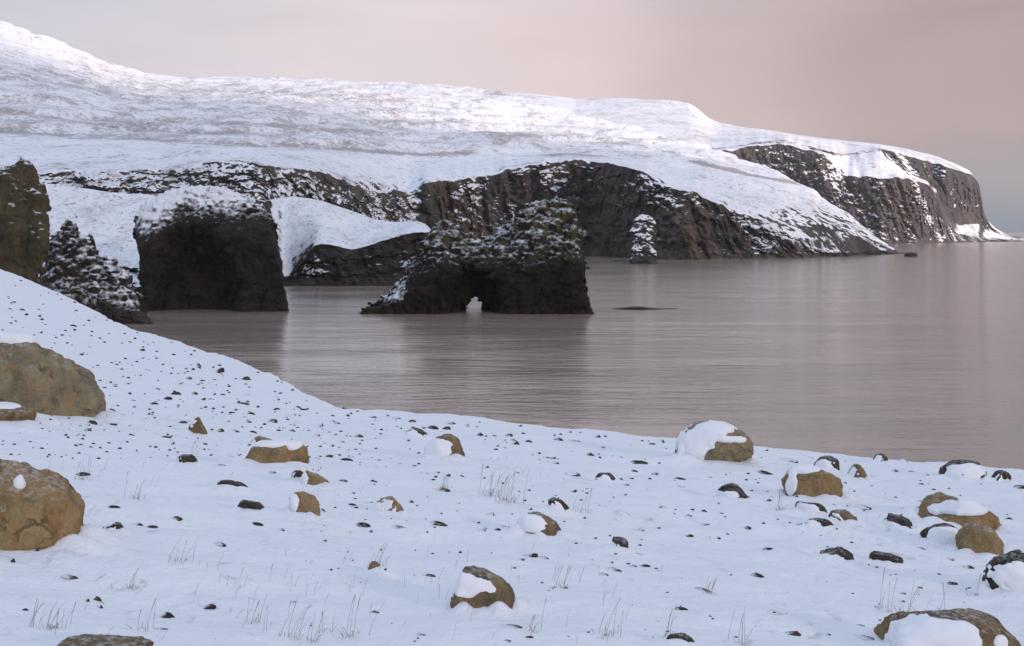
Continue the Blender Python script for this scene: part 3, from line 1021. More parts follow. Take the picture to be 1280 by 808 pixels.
# px0, px1, py_top, py_base, stone, depth ratio, shear, snow direction or None, snow threshold, box, label
TOP = (0.0, 0.05, 1.0)
LEFT = (-0.85, -0.45, 0.22)
FRONT = (-0.60, -0.80, 0.02)
BOULDERS = [
    (-100, 128, 410, 524, 'grey', 0.8, -0.05, [(28, 414, 62, 13)], 0, 1.0, 'largest greenish-brown boulder with a steep right side, upper of the pile at the left edge', 'largest boulder'),
    (-45, 58, 470, 516, 'grey', 0.7, 0.0, [(10, 472, 60, 13)], 0, 0.62, 'blocky grey boulder with a flat snow cap, below the largest boulder at the left edge', 'blocky grey boulder'),
    (-60, 42, 506, 531, 'brown', 0.8, 0.0, [(0, 507, 30, 5)], 0, 0.8, 'low rounded brown boulder, lowest of the pile at the left edge', 'low rounded brown boulder'),
    (-120, 107, 575, 694, 'ochre', 0.8, -0.04, [(22, 603, 11, 8)], 0, 0.95, 'big bare ochre boulder cut by the left edge, with one snow-filled hollow', 'big bare ochre boulder'),
    (72, 190, 793, 830, 'brown', 0.9, 0.0, None, 0, 0.85, 'bare brown boulder top showing at the bottom edge, left', 'boulder at the bottom edge'),
    (236, 260, 521, 546, 'brown', 0.8, -0.20, LEFT, 0.62, 0.85, 'small upright brown boulder on the far slope, right of the boulder pile', 'small upright boulder'),
    (302, 385, 553, 583, 'ochre', 0.6, 0.0, [(335, 553, 30, 6), (368, 557, 9, 5)], 0, 0.62, 'long loaf-shaped ochre boulder with snow along its top, left middle', 'loaf-shaped boulder'),
    (312, 342, 545, 558, 'brown', 0.7, 0.0, LEFT, 0.70, 0.8, 'small brown stone peeking out just behind the long loaf-shaped boulder', 'stone behind the loaf-shaped boulder'),
    (376, 411, 588, 612, 'ochre', 0.7, -0.12, LEFT, 0.62, 0.8, 'small ochre boulder just below the right end of the loaf-shaped boulder', 'small ochre boulder'),
    (361, 403, 614, 648, 'ochre', 0.8, -0.25, [(364, 629, 10, 12)], 0, 0.85, 'pointed ochre boulder with snow packed on its left, below the loaf-shaped boulder', 'pointed ochre boulder'),
    (468, 505, 622, 644, 'ochre', 0.8, -0.15, LEFT, 0.62, 0.85, 'small brown rounded boulder alone, right of the pointed ochre boulder', 'small rounded boulder'),
    (530, 582, 542, 575, 'brown', 0.8, -0.15, [(545, 562, 17, 14)], 0, 0.9, 'dome boulder near the shore with its left half under snow and brown right flank', 'dome boulder'),
    (563, 647, 708, 767, 'brown', 0.8, -0.20, [(574, 729, 38, 14)], 0, 0.9, 'nearest central boulder, a curved brown ridge round a snow-filled hollow', 'central hollow boulder'),
    (645, 705, 639, 673, 'brown', 0.8, -0.20, [(660, 656, 20, 11)], 0, 0.9, 'small curved brown boulder filled with snow on its left, mid slope centre', 'small curved boulder'),
    (838, 942, 528, 579, 'grey', 0.7, -0.05, [(868, 555, 22, 22), (892, 536, 32, 8), (915, 550, 18, 4)], 0, 0.9, 'broad grey-brown boulder on the crest with a snow-covered left half', 'broad crest boulder'),
    (976, 1055, 582, 624, 'ochre', 0.7, 0.0, [(990, 604, 9, 16), (1006, 586, 24, 7)], 0, 0.7, 'square ochre boulder near the shore with snow on its top and left end', 'square ochre boulder'),
    (1016, 1050, 570, 589, 'dark', 0.7, 0.1, FRONT, 0.62, 0.85, 'dark boulder close behind the square ochre boulder', 'dark boulder behind the square one'),
    (1060, 1086, 580, 601, 'brown', 0.7, -0.25, FRONT, 0.60, 0.85, 'leaning brown stone just right of the square ochre boulder', 'leaning brown stone'),
    (1142, 1252, 618, 662, 'ochre', 0.7, 0.0, [(1203, 636, 40, 9)], 0, 0.8, 'long ochre boulder with a pool of snow on its flat top, near the right edge', 'long snow-topped boulder'),
    (1195, 1256, 655, 698, 'ochre', 0.8, -0.12, None, 0, 0.95, 'bare egg-shaped ochre boulder below the long snow-topped boulder, right', 'egg-shaped boulder'),
    (1152, 1206, 655, 684, 'dark', 0.8, 0.0, [(1186, 674, 24, 16)], 0, 0.95, 'snow-plastered stone with a dark rim against the egg-shaped boulder', 'dark-rimmed stone by the egg-shaped boulder'),
    (1100, 1145, 643, 664, 'dark', 0.7, -0.1, [(1116, 660, 15, 9)], 0, 0.85, 'dark arched stone left of the long snow-topped boulder', 'dark arched stone'),
    (1035, 1076, 637, 656, 'brown', 0.6, -0.2, FRONT, 0.75, 0.8, 'flat brown stone on the slope below the square ochre boulder', 'flat brown stone'),
    (1005, 1050, 647, 664, 'dark', 0.6, -0.2, FRONT, 0.60, 0.85, 'dark flat stone left of and below the flat brown stone', 'dark flat stone'),
    (994, 1036, 626, 645, 'dark', 0.6, -0.1, FRONT, 0.55, 0.85, 'dark forked stone directly below the square ochre boulder', 'dark forked stone'),
    (1174, 1238, 575, 600, 'dark', 0.8, 0.0, [(1207, 592, 27, 11)], 0, 0.95, 'snow-plastered mound with a thin dark rim at the crest, right', 'snow-plastered mound'),
    (1238, 1264, 588, 604, 'dark', 0.8, 0.0, FRONT, 0.60, 0.85, 'small dark stone at the crest right of the snow-plastered mound', 'small dark crest stone'),
    (1088, 1110, 567, 580, 'dark', 0.8, 0.0, FRONT, 0.60, 0.9, 'small snow-covered stone with dark right side on the crest, right of centre', 'small snow-covered crest stone'),
    (1102, 1276, 757, 840, 'brown', 0.8, -0.10, [(1163, 796, 56, 27), (1248, 806, 9, 12)], 0, 0.9, 'large brown boulder at the bottom right with a thick block of snow on its left', 'large bottom right boulder'),
    (1230, 1320, 690, 745, 'dark', 0.8, 0.0, [(1275, 728, 40, 30)], 0, 0.95, 'snow-plastered boulder with a dark left rim cut by the right edge', 'snow-plastered boulder at the right edge'),
    (1087, 1128, 690, 708, 'dark', 0.6, 0.0, None, 0, 0.6, 'bare flat dark stone between the egg-shaped boulder and the bottom right boulder', 'bare flat dark stone'),
    (1025, 1070, 684, 703, 'dark', 0.6, -0.2, [(1040, 699, 14, 7)], 0, 0.85, 'dark curved stone left of the bare flat dark stone', 'dark curved stone'),
    (896, 943, 605, 626, 'dark', 0.6, -0.2, [(907, 621, 14, 8)], 0, 0.9, 'thin dark wedge stone on open snow below the broad crest boulder', 'thin dark wedge stone'),
    (744, 774, 591, 604, 'dark', 0.6, -0.2, FRONT, 0.65, 0.85, 'dark pointed stone on open snow above right of centre', 'dark pointed stone'),
    (685, 714, 622, 642, 'dark', 0.5, -0.35, FRONT, 0.65, 0.85, 'dark slanting stone just above the small curved brown boulder', 'dark slanting stone'),
    (762, 787, 671, 690, 'dark', 0.8, -0.15, [(767, 685, 8, 6)], 0, 0.85, 'small dark hooked stone right of the small curved brown boulder', 'small hooked stone'),
    (506, 537, 534, 548, 'dark', 0.5, -0.2, FRONT, 0.60, 0.8, 'dark slab just left of the dome boulder near the shore', 'dark slab by the dome boulder'),
    (270, 311, 600, 613, 'dark', 0.5, -0.1, (0, 0, 1), 0.97, 0.7, 'long thin dark slab on open snow below the small upright boulder', 'long thin dark slab'),
    (296, 331, 624, 642, 'dark', 0.7, -0.1, None, 0, 0.85, 'smooth dark teardrop stone left of the pointed ochre boulder', 'teardrop stone'),
    (221, 251, 568, 585, 'dark', 0.5, -0.3, FRONT, 0.75, 0.8, 'slanting olive slab under a grass tuft, left of the loaf-shaped boulder', 'slanting olive slab'),
    (364, 381, 587, 603, 'dark', 0.7, 0.0, FRONT, 0.70, 0.8, 'dark stone touching the left of the small ochre boulder', 'dark stone by the small ochre boulder'),
    (128, 157, 652, 670, 'dark', 0.8, -0.1, [(136, 660, 9, 9)], 0, 0.85, 'dark stone half wrapped in snow right of the big bare ochre boulder', 'half-wrapped dark stone'),
    (66, 86, 597, 609, 'dark', 0.7, 0.0, FRONT, 0.75, 0.8, 'dark stone beside the upper right shoulder of the big bare ochre boulder', 'dark stone at the ochre shoulder'),
    (460, 484, 702, 720, 'brown', 0.7, -0.25, LEFT, 0.65, 0.8, 'small dark brown stone in a grass tuft, lower left of centre', 'stone in the grass tuft'),
    (832, 872, 792, 812, 'dark', 0.6, -0.2, [(842, 808, 14, 8)], 0, 0.85, 'dark curved stone at the bottom edge, right of centre', 'curved stone at the bottom edge'),
]


def build_boulder(i, spec):
    px0, px1, pyt, pyb, stone, dep, shear, sdirn, sthr, box, label, short = spec
    pc = 0.5 * (px0 + px1)
    x, d = hit(min(max(pc, -60), 1340), min(pyb, 830))
    if pc < -5 or pc > 1290:
        x = (pc - 640) / F * d
    D = max((px1 - px0) / F * d * dep, 0.6 * (pyb - pyt) / F * d)
    s_ = (d + 0.42 * D) / d
    x *= s_
    w = (px1 - px0) / F * d * s_
    base = float(ground_z(x, d, False))
    sink = 0.03 + 0.05 * D
    h = H + (HY - pyt) / F * d * s_ - base + sink
    big = (px1 - px0) > 70
    v, f = rock_shape(6 if big else 5 if (px1 - px0) > 30 else 4, 100 + i * 13, box, 3 if box >= 0.95 else 9 if big else 7, 0.055, 0.040)
    nu = v.copy()
    v = v * np.array([w / 2, D / 2, 1.0])
    # lower part is buried, widest just above the snow
    z = nu[:, 2]
    v[:, 2] = np.where(z > -0.25, (z + 0.25) / 1.25 * h, (z + 0.25) * h * 0.9)
    t = np.clip(v[:, 2] / h, 0, 1)
    v[:, 0] += shear * w * t * 0.8
    v[:, 0] *= 1 - 0.0 * t
    # keep the outline inside its span after leaning
    vis = v[:, 2] > 0
    lo, hi = v[vis, 0].min(), v[vis, 0].max()
    v[:, 0] = (v[:, 0] - lo) / (hi - lo) * w - w / 2
    gz = float(ground_z(x, d + 0.3 * D, False))
    o = bpy.data.objects.new('boulder', None)
    COL.objects.link(o)
    o.location = (x, d + D * 0.42, base - sink)
    tag(o, label, 'boulder')
    body = mesh_obj('rock', v, f, MB[stone], o)
    DRIFTS.append((x, d + 0.45 * D, 0.05 + 0.06 * h, 0.62 * w + 0.06, 0.62 * D + 0.06))
    dr = random.Random(300 + i)
    for q_ in range(9):
        a_ = dr.uniform(0, 6.283)
        DRIFTS.append((x + 0.50 * w * math.cos(a_), d + 0.42 * D + 0.52 * D * math.sin(a_), min(h * dr.uniform(0.08, 0.26), 0.13) + 0.02,
                       w * dr.uniform(0.14, 0.30) + 0.03, D * dr.uniform(0.12, 0.26) + 0.03))
    if sdirn is not None:
        n = vert_normals(v, f)
        nz_ = fbm(*(nu * 1.6 + i).T, 4, 900 + i)
        if isinstance(sdirn, list):      # patches where the snow lies in a hollow or on a shelf
            wv = v + np.array(o.location)
            uu = 640 + F * wv[:, 0] / wv[:, 1]
            vv = HY - F * (wv[:, 2] - H) / wv[:, 1]
            m = np.full(len(v), -1.0)
            wa = fbm(*(nu * 1.9 + 3 + i).T, 3, 700 + i)
            wb = fbm(*(nu * 1.9 + 9 + i).T, 3, 800 + i)
            for (cx, cy, rx, ry) in sdirn:
                m = np.maximum(m, 1 - np.sqrt(((uu - cx) / rx + 0.55 * wa) ** 2 + ((vv - cy) / ry + 0.55 * wb) ** 2))
            m = (m + 0.30 * nz_ + 0.34 * fbm(*(nu * 5 + i).T, 4, 850 + i)) * 0.5
            m = np.where(n[:, 1] > 0.35, np.minimum(m, -0.3 + 0.5 * n[:, 2]), m)
        else:
            sd = np.array(sdirn) / np.linalg.norm(sdirn)
            m = n @ sd + 0.22 * nz_ - sthr
        ed = np.concatenate([f[:, [0, 1]], f[:, [1, 2]], f[:, [2, 0]]])
        deg = np.maximum(np.bincount(ed.ravel(), minlength=len(v)), 1)

        def relax(q, it):
            q = q.copy()
            for _ in range(it):
                acc = np.zeros_like(q)
                np.add.at(acc, ed[:, 0], q[ed[:, 1]])
                np.add.at(acc, ed[:, 1], q[ed[:, 0]])
                q = 0.4 * q + 0.6 * (acc.T / deg).T
            return q

        m = relax(m, 3)
        vs = relax(v, 8)
        n = relax(n, 8)
        n /= np.linalg.norm(n, axis=1, keepdims=True)
        sel = smooth(m / 0.12)[:, None]
        # thick in the middle of the patch, dipping under the stone at its rim
        th = np.clip(m * 0.26, -0.045, 0.026) * min(w, 2.5 * h)
        cv = v * (1 - sel) + vs * sel + n * th[:, None] + np.array([0, 0, 1])[None, :] * (np.maximum(th, 0) * 0.25)[:, None]
        keep = (m[f] > -0.12).any(1)
        if keep.sum() > 8:
            ff = f[keep]
            comp = np.arange(len(v))
            for _ in range(400):
                lo_ = comp[ff].min(1)
                new = comp.copy()
                for c_ in range(3):
                    np.minimum.at(new, ff[:, c_], lo_)
                new = new[new]
                if (new == comp).all():
                    break
                comp = new
            fc = comp[ff[:, 0]]
            sizes = sorted(((int((fc == c_).sum()), int(c_)) for c_ in np.unique(fc)), reverse=True)
            for cnt_, c_ in sizes[:3]:
                if cnt_ < max(12, 0.08 * sizes[0][0]):
                    continue
                f2 = ff[fc == c_]
                used = np.unique(f2)
                remap = np.full(len(v), -1)
                remap[used] = np.arange(len(used))
                mesh_obj('snow_cap', cv[used], remap[f2], M_CAP, o)
        if sdirn is LEFT or sdirn is FRONT:
            DRIFTS.append((x - 0.55 * w, d + 0.30 * D, 0.20 * h, 0.60 * w + 0.05, 0.5 * D + 0.05))
    return o


# ------------------------------------------------------------------ small stones
SMALL = [  # px, base py, width px, height px
    (276, 583, 17, 5), (102, 597, 20, 7), (84, 727, 22, 9), (140, 637, 17, 6), (168, 658, 20, 6), (188, 660, 14, 5), (320, 658, 16, 6),
    (260, 763, 19, 9), (208, 774, 20, 10), (200, 789, 22, 10), (113, 532, 15, 6), (108, 540, 11, 6), (452, 659, 20, 8), (500, 661, 24, 9),
    (548, 657, 22, 6), (427, 602, 14, 6), (461, 630, 11, 6), (514, 629, 8, 5), (395, 632, 12, 8), (402, 641, 12, 9), (536, 721, 16, 6),
    (527, 795, 16, 9), (635, 785, 28, 7), (633, 803, 14, 6), (553, 615, 18, 9), (613, 645, 12, 6), (664, 609, 12, 8), (575, 692, 7, 5),
    (700, 700, 0, 0), (798, 694, 12, 5), (767, 714, 22, 9), (755, 720, 14, 7), (716, 595, 18, 9), (697, 551, 14, 8), (718, 552, 16, 6),
    (716, 565, 14, 6), (693, 580, 12, 8), (738, 570, 10, 6), (746, 547, 9, 9), (752, 560, 10, 7), (776, 601, 9, 7), (782, 607, 10, 6),
    (860, 570, 12, 7), (886, 598, 10, 9), (852, 600, 16, 5), (962, 622, 11, 6), (956, 593, 26, 6), (984, 577, 24, 8), (1012, 573, 10, 6),
    (962, 627, 9, 5), (861, 646, 10, 8), (880, 640, 8, 5), (882, 657, 12, 6), (862, 672, 11, 6), (962, 688, 16, 7), (936, 662, 14, 6),
    (948, 722, 24, 9), (852, 763, 16, 6), (880, 740, 26, 10), (990, 795, 24, 10), (1078, 784, 22, 8), (1080, 804, 28, 8), (1213, 711, 16, 7),
    (1192, 732, 14, 5), (1213, 741, 10, 5), (1150, 736, 10, 5), (1152, 687, 14, 6), (1272, 692, 10, 6), (1262, 650, 10, 5), (1098, 637, 0, 0),
    (1077, 636, 22, 9), (1153, 606, 9, 5), (1167, 613, 8, 5), (1044, 610, 10, 5), (1275, 611, 18, 7), (1215, 597, 20, 8), (1250, 601, 20, 10),
    (1000, 660, 9, 7), (1186, 700, 12, 4), (660, 553, 10, 6), (640, 551, 12, 9), (645, 556, 10, 7), (636, 546, 9, 7), (620, 563, 9, 5), (600, 545, 12, 6),
    (583, 534, 12, 6), (495, 524, 12, 6), (466, 522, 10, 5), (515, 528, 10, 5), (490, 545, 9, 6), (540, 536, 14, 6), (558, 537, 10, 6), (378, 513, 12, 6),
    (300, 505, 22, 9), (312, 518, 13, 9), (274, 465, 12, 8), (306, 475, 12, 7), (217, 494, 14, 8), (207, 500, 14, 7), (192, 506, 16, 8), (242, 493, 9, 5),
    (250, 500, 12, 8), (195, 487, 12, 6), (236, 475, 9, 6), (222, 480, 9, 8), (174, 438, 10, 6), (110, 434, 8, 6), (90, 408, 9, 5), (26, 388, 12, 5), (9, 386, 9, 4),
    (165, 502, 16, 6), (150, 522, 24, 6), (138, 523, 14, 7), (340, 528, 11, 7), (365, 540, 11, 5), (315, 541, 13, 7), (290, 540, 13, 6), (288, 517, 12, 6),
    (266, 512, 9, 5), (275, 540, 9, 6), (366, 520, 8, 5), (345, 512, 8, 6), (108, 505, 0, 0), (470, 570, 0, 0), (410, 572, 11, 7), (395, 556, 0, 0),
    (430, 576, 18, 7), (480, 584, 9, 7), (396, 546, 8, 5), (400, 533, 8, 6), (425, 540, 7, 6), (446, 547, 9, 5), (215, 573, 0, 0), (240, 605, 0, 0),
    (340, 592, 12, 5), (380, 780, 0, 0), (12, 705, 12, 6), (40, 698, 14, 6), (20, 700, 0, 0), (30, 764, 8, 5), (620, 600, 0, 0), (805, 575, 9, 5), (830, 562, 12, 5),
    (815, 556, 9, 5), (825, 553, 14, 6), (835, 572, 8, 5), (798, 580, 22, 6), (950, 573, 10, 6), (930, 590, 0, 0), (1130, 578, 14, 6), (1120, 590, 8, 4), (1140, 590, 9, 4),
]

M_STONES = [rock_mat('small_stone_' + nm, dk, md, 0.25, snow=thr, snow_dir=(-0.55, -0.35, 0.76), snow_noise=0.30, snow_scale=3.0,
                     soft=0.12, obj=True, bump=0.6)
            for nm, dk, md, thr in (('dark', (0.028, 0.027, 0.029), (0.070, 0.064, 0.060), 0.90), ('brown', (0.045, 0.037, 0.028), (0.11, 0.088, 0.058), 0.84),
                                    ('dusted', (0.035, 0.034, 0.035), (0.085, 0.076, 0.066), 0.66))]


def label_stones(where):
    """name each stone by its nearest boulder, the side it lies on and its turn outward from it"""
    ORD = ['closest', 'second closest', 'third closest', 'fourth closest', 'fifth closest', 'sixth closest', 'seventh closest', 'eighth closest', 'ninth closest', 'tenth closest', 'eleventh closest', 'twelfth closest']
    buckets = {}
    for o, px, py, w in where:
        if px < 420 and py < 500 + 0.0 * px and py < np.interp(px, [0, 140, 420], [440, 500, 530]):
            tag(o, 'tiny dark stone up on the far snow bank beside the cove', 'stone', 'tiny stones on the far snow bank')
            continue
        best = None
        for b in BOULDERS:
            cx, cy = 0.5 * (max(b[0], 0) + min(b[1], 1280)), 0.5 * (b[2] + min(b[3], 808))
            dx, dy = px - cx, (py - cy) * 1.7
            q = math.hypot(dx, dy) - 0.3 * (b[1] - b[0])
            if best is None or q < best[0]:
                best = (q, b[11], dx, dy)
        q, short, dx, dy = best
        side = ('right of' if dx > 0 else 'left of') if abs(dx) > abs(dy) else ('below' if dy > 0 else 'above')
        buckets.setdefault((short, side), []).append((q, o))
    for (short, side), rows in buckets.items():
        rows.sort(key=lambda r: r[0])
        for i, (q, o) in enumerate(rows):
            nm = 'small dark stone, ' + ORD[min(i, 11)] + ' of those ' + side + ' the ' + short if len(rows) > 1 else 'small dark stone alone ' + side + ' the ' + short
            if i >= 12:
                nm = 'small dark stone farther out ' + side + ' the ' + short
            tag(o, nm, 'stone', 'small dark stones scattered over the snow slope')


def build_small_stones():
    where = []
    rng = random.Random(5)
    protos = []
    pr = np.random.default_rng(77)
    for s in range(16):
        v, f = rock_shape(3, 500 + s, pr.uniform(0.7, 1.0), int(pr.integers(4, 11)), pr.uniform(0.05, 0.11))
        v = v * 0.5
        v[:, 0] += pr.uniform(0.0, 0.45) * v[:, 2]
        v[:, 2] *= pr.uniform(0.7, 1.25)
        v[:, 1] *= pr.uniform(0.7, 1.2)
        me_o = mesh_obj('stone', v, f, M_STONES[s % 3])
        protos.append(me_o)
    used = set()
    lst = [q for q in SMALL if q[2] > 0]
    # the rest of the scatter: more and smaller towards the crest and up the far bank
    rr = np.random.default_rng(8)
    tries = 0
    while len(lst) < 240 and tries < 6000:
        tries += 1
        zone = rr.random()
        if zone < 0.42:
            px, py = rr.uniform(120, 470), rr.uniform(425, 560)
        elif zone < 0.75:
            px, py = rr.uniform(420, 1280), rr.uniform(530, 620)
        else:
            px, py = rr.uniform(20, 1270), rr.uniform(590, 800)
        lim = np.interp(px, E_PX, E_PY)
        if py < lim + 4:
            continue
        if any(b[0] - 8 < px < b[1] + 8 and b[2] - 8 < py < b[3] + 10 for b in BOULDERS):
            continue
        dep = (py - lim)
        w = 4.5 + 7.0 * rr.random() ** 2.2 + min(dep, 150) * rr.uniform(0.0, 0.06)
        # a few lie in clusters
        for c in range(1 if rr.random() < 0.7 else int(rr.integers(2, 5))):
            lst.append((px + (c > 0) * rr.normal() * 14, py + (c > 0) * abs(rr.normal()) * 4, w * (1 if c == 0 else rr.uniform(0.4, 0.9)), w * rr.uniform(0.32, 0.65)))
    for n, (px, py, w, h) in enumerate(lst):
        x, d = hit(px, py)
        k = rng.randrange(len(protos))
        src = protos[k]
        if k in used:
            o = src.copy()
            COL.objects.link(o)
        else:
            o = src
            used.add(k)
        W, HH = w / F * d * 1.05, h / F * d
        rz = rng.uniform(-0.6, 0.2)
        o.scale = (W, W * rng.uniform(0.5, 0.8), HH * 1.35)
        o.rotation_euler = (rng.uniform(-0.15, 0.15), rng.uniform(0.05, 0.30), rz)
        o.location = (x, d + W * 0.25, float(ground_z(x, d + W * 0.25)) - HH * rng.uniform(0.12, 0.42))
        where.append((o, px, py, w))
    for k in range(len(protos)):
        if k not in used:
            bpy.data.objects.remove(protos[k])
    label_stones(where)
    # grit too small to count
    V, Fc = [], []
    bv, bf = ICO[2]
    bv = bv[:, :] * 0.5
    rr = np.random.default_rng(31)
    n = 0
    while n < 700:
        if rr.random() < 0.5:
            px, py = rr.uniform(0, 480), rr.uniform(350, 575)
        else:
            px, py = rr.uniform(380, 1290), rr.uniform(505, 805)
            if rr.random() < smooth((py - 560) / 200) * 0.8:
                continue
        lim = np.interp(px, E_PX, E_PY)
        if py < lim + 2:
            continue
        x, d = hit(px, py)
        s = rr.uniform(1.5, 5.0) / F * d
        v = bv * np.array([s, s * 0.7, s * 0.55]) * (1 + 0.25 * rr.normal(size=(len(bv), 1)))
        a = rr.uniform(0, 6.28)
        v = v @ np.array([[math.cos(a), math.sin(a), 0], [-math.sin(a), math.cos(a), 0], [0, 0, 1]])
        V.append(v + np.array([x, d, float(ground_z(x, d)) + s * 0.08]))
        Fc.append(bf + n * len(bv))
        n += 1
    g = mesh_obj('grit', np.concatenate(V), np.concatenate(Fc), M_STONES[0])
    tag(g, 'fine dark grit and pebbles sprinkled over the snow', 'pebbles', kind='stuff')


# ------------------------------------------------------------------ dead grass
def grass_mat():
    m, nt, b = new_mat('dead_grass')
    k = NB(nt)
    pos = k.n('ShaderNodeTexCoord').outputs['Object']
    k.put(k.mix(k.noise(pos, 8, 3), (0.17, 0.145, 0.115), (0.36, 0.31, 0.24)), b.inputs['Base Color'])
    b.inputs['Roughness'].default_value = 0.8
    return m


M_GRASS = grass_mat()


def stem(base, h, lean, bend, r, rng, V, Fc):
    """one dry stalk as a tapered three-sided tube, some with a seed head"""
    n = 6
    off = len(V)
    ax, ay = math.cos(bend), math.sin(bend)
    for i in range(n):
        t = i / (n - 1)
        c = (base[0] + ax * lean * h * t ** 1.7, base[1] + ay * lean * h * t ** 1.7, base[2] + h * t * (1 - 0.12 * t * lean))
        rad = r * (1 - 0.6 * t)
        if i >= n - 2 and rng.random() < 0.5:
            rad = r * 1.3
        for k in range(3):
            a = k * 2.094 + 0.4
            V.append((c[0] + rad * math.cos(a), c[1] + rad * math.sin(a), c[2]))
    for i in range(n - 1):
        for k in range(3):
            a, b2 = off + i * 3 + k, off + i * 3 + (k + 1) % 3
            Fc.append((a, b2, b2 + 3, a + 3))


TUFTS = [  # px, base py, height px, stems, label
    (226, 703, 42, 5, 'lone upright grass tuft on bare snow, left of centre below the teardrop stone'),
    (62, 790, 38, 16, 'bushiest dry grass tuft, near the bottom left corner'),
    (158, 738, 34, 3, 'pair of leaning stalks right of the big bare ochre boulder'),
    (180, 788, 44, 4, 'thin grass stalks by the slanting stones at the bottom left'),
    (320, 780, 46, 3, 'single tall bent stalk at the bottom, left of centre'),
    (363, 798, 48, 4, 'tall leaning stalks near the bottom, left of the centre boulder'),
    (386, 803, 40, 4, 'short stalks standing right of the tall leaning stalks at the bottom'),
    (437, 797, 56, 4, 'tall slim stalks at the bottom, lower left of the central boulder'),
    (404, 790, 36, 3, 'faint low stalks between the two tall stalk clumps at the bottom'),
    (472, 716, 34, 6, 'grass tuft around the small dark brown stone'),
    (612, 620, 40, 8, 'thick patch of stalks above centre, left part'),
    (634, 628, 44, 8, 'thick patch of stalks above centre, right part'),
    (662, 790, 40, 3, 'few stalks standing right of the nearest central boulder'),
    (758, 796, 46, 5, 'clump of stalks at the bottom, right of the central boulder'),
    (728, 640, 34, 4, 'sparse stalks on open snow right of the small curved boulder'),
    (836, 800, 44, 4, 'stalks leaning over the curved stone at the bottom edge'),
    (926, 806, 42, 6, 'stalks at the bottom edge, left of the large bottom right boulder'),
    (1104, 764, 52, 3, 'long leaning stalk just above the large bottom right boulder'),
    (1138, 770, 62, 3, 'tall stalk rising from the snow block of the bottom right boulder'),
    (1158, 772, 50, 3, 'shorter leaning stalk behind the bottom right boulder'),
    (975, 640, 34, 4, 'sparse stalks below the square ochre boulder'),
    (1216, 745, 34, 3, 'small stalks left of the dark-rimmed boulder at the right edge'),
    (236, 574, 26, 6, 'grass tuft on the slanting olive slab'),
    (100, 600, 30, 5, 'thin stalks above the shoulder of the big bare ochre boulder'),
    (700, 735, 30, 3, 'sparse stalks upper right of the nearest central boulder'),
    (885, 742, 22, 8, 'low dark grass patch on open snow, right of centre'),
    (555, 610, 24, 5, 'low grass patch on open snow below the dome boulder'),
    (170, 625, 26, 5, 'faint low stalks right of the ochre boulder, upper left snow'),
]


def build_grass():
    rng = random.Random(12)
    for (px, py, hp, cnt, label) in TUFTS:
        x, d = hit(px, py)
        z0 = float(ground_z(x, d))
        h = hp / F * d
        o = bpy.data.objects.new('grass_tuft', None)
        COL.objects.link(o)
        V, Fc = [], []
        for i in range(6 + 2 * cnt):
            stem((rng.gauss(0, 0.16 * h), rng.gauss(0, 0.16 * h), -0.02), h * rng.uniform(0.10, 0.34), rng.uniform(0.3, 1.3), rng.uniform(-3.1, 3.1),
                 0.0010 + 0.00008 * d, rng, V, Fc)
        mesh_obj('blades', V, Fc, M_GRASS, o)['kind'] = 'stuff'
        for i in range(cnt):
            V, Fc = [], []
            sp = 0.10 * h + 0.02 * cnt * h
            bx, by = rng.gauss(0, sp), rng.gauss(0, sp)
            stem((bx, by, -0.03), h * rng.uniform(0.5, 1.05) + 0.03, rng.uniform(0.05, 0.6), rng.uniform(-0.9, 1.4), 0.0010 + 0.00008 * d, rng, V, Fc)
            mesh_obj('stalk', V, Fc, M_GRASS, o)
        o.location = (x, d, z0)
        tag(o, label, 'grass tuft', 'dry grass tufts standing out of the snow')
    V, Fc = [], []
    for i in range(380):
        px, py = rng.uniform(10, 1270), rng.uniform(520, 806)
        if py < np.interp(px, E_PX, E_PY) + 6:
            continue
        x, d = hit(px, py)
        if fbm(x / 2.2, d / 2.2, 0.0, 2, 77) < 0.02:
            continue
        z0 = float(ground_z(x, d))
        stem((x, d, z0 - 0.02), rng.uniform(0.04, 0.15), rng.uniform(0.1, 0.7), rng.uniform(-0.9, 1.6), 0.0008 + 0.00006 * d, rng, V, Fc)
    o = mesh_obj('sparse_grass', V, Fc, M_GRASS)
    tag(o, 'scattered single dry stalks poking through the snow', 'grass', kind='stuff')


# ------------------------------------------------------------------ build everything
build_water()
build_hillside()
build_headland()
build_promontory()
build_sea_rocks()
roots = [build_boulder(i, s) for i, s in enumerate(BOULDERS)]
build_ground()
build_small_stones()
build_grass()


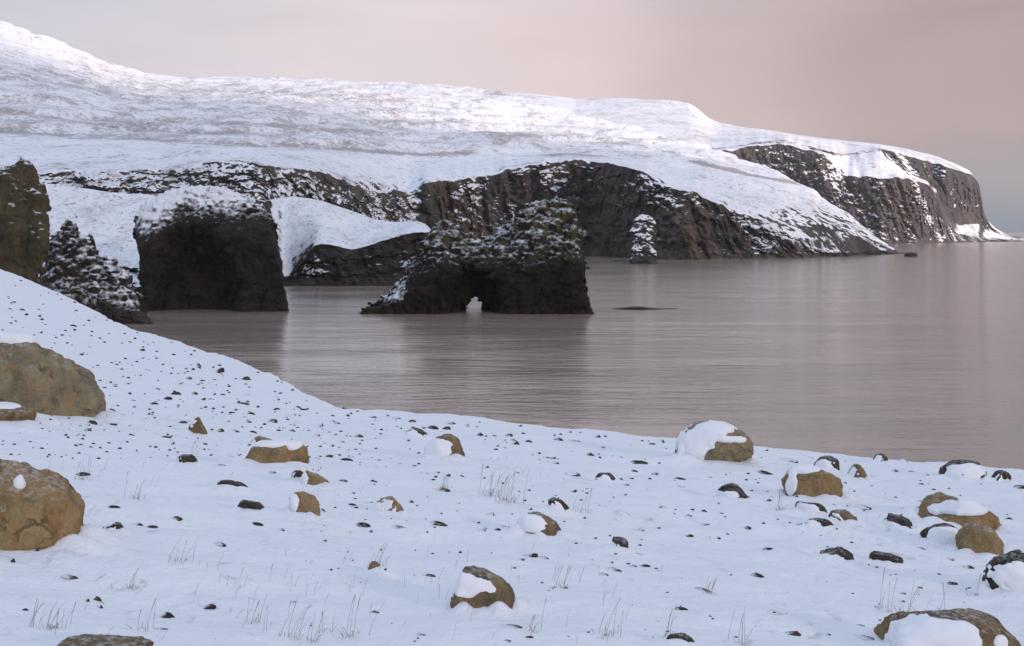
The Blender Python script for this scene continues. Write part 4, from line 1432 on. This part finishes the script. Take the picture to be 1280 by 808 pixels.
def build_haze():
    import bmesh
    bm = bmesh.new()
    bmesh.ops.create_cube(bm, size=1.0)
    me = bpy.data.meshes.new('haze')
    bm.to_mesh(me)
    bm.free()
    o = bpy.data.objects.new('haze', me)
    COL.objects.link(o)
    o.scale = (18400, 18400, 390)
    o.location = (0, 0, 390 / 2 - 3.5)
    m = bpy.data.materials.new('haze')
    m.use_nodes = True
    nt = m.node_tree
    nt.nodes.clear()
    v = nt.nodes.new('ShaderNodeVolumePrincipled')
    v.inputs['Color'].default_value = (0.93, 0.93, 0.95, 1)
    v.inputs['Density'].default_value = HAZE
    v.inputs['Anisotropy'].default_value = 0.2
    out = nt.nodes.new('ShaderNodeOutputMaterial')
    nt.links.new(v.outputs[0], out.inputs['Volume'])
    me.materials.append(m)
    tag(o, 'thin pale sea haze over the bay', 'haze', kind='stuff')


def build_shade_cloud():
    # unseen low cloud added behind the viewer to keep the bay and near shore sunless
    v, f = ICO[5]
    v = np.sign(v) * np.abs(v) ** 0.62
    along = np.array([math.sin(R(SUN_AZ)), math.cos(R(SUN_AZ)), 0.0])
    across = np.array([-along[1], along[0], 0.0])
    if across[1] < 0:
        across = -across
    nn = v / np.linalg.norm(v, axis=1, keepdims=True)
    q = v * np.array([260.0, CLOUD_HALF, 340.0])
    bil = 120 * fbm(*(q / 420.0).T, 5, 61) + 70 * fbm(*(q / 170.0).T, 4, 67, ridged=True)
    q = q + nn * bil[:, None]
    q[:, 2] = np.maximum(q[:, 2], -330)
    P = along[None, :] * (2600 + q[:, :1]) + across[None, :] * (CLOUD_EDGE - CLOUD_HALF + q[:, 1:2])
    P[:, 2] = 765 + q[:, 2]
    o = mesh_obj('cloud', P, f)
    m = bpy.data.materials.new('shade_cloud_vapour')
    m.use_nodes = True
    nt = m.node_tree
    nt.nodes.clear()
    vv = nt.nodes.new('ShaderNodeVolumePrincipled')
    vv.inputs['Color'].default_value = (0.95, 0.95, 0.96, 1)
    vv.inputs['Density'].default_value = 0.0034
    out = nt.nodes.new('ShaderNodeOutputMaterial')
    nt.links.new(vv.outputs[0], out.inputs['Volume'])
    o.data.materials.append(m)
    tag(o, 'unseen bank of low grey cloud added to shade the bay', 'cloud', kind='stuff')


CLOUD_EDGE, CLOUD_HALF = 840.0, 1500.0
build_shade_cloud()
HAZE = 0.00004
if HAZE > 0:
    build_haze()
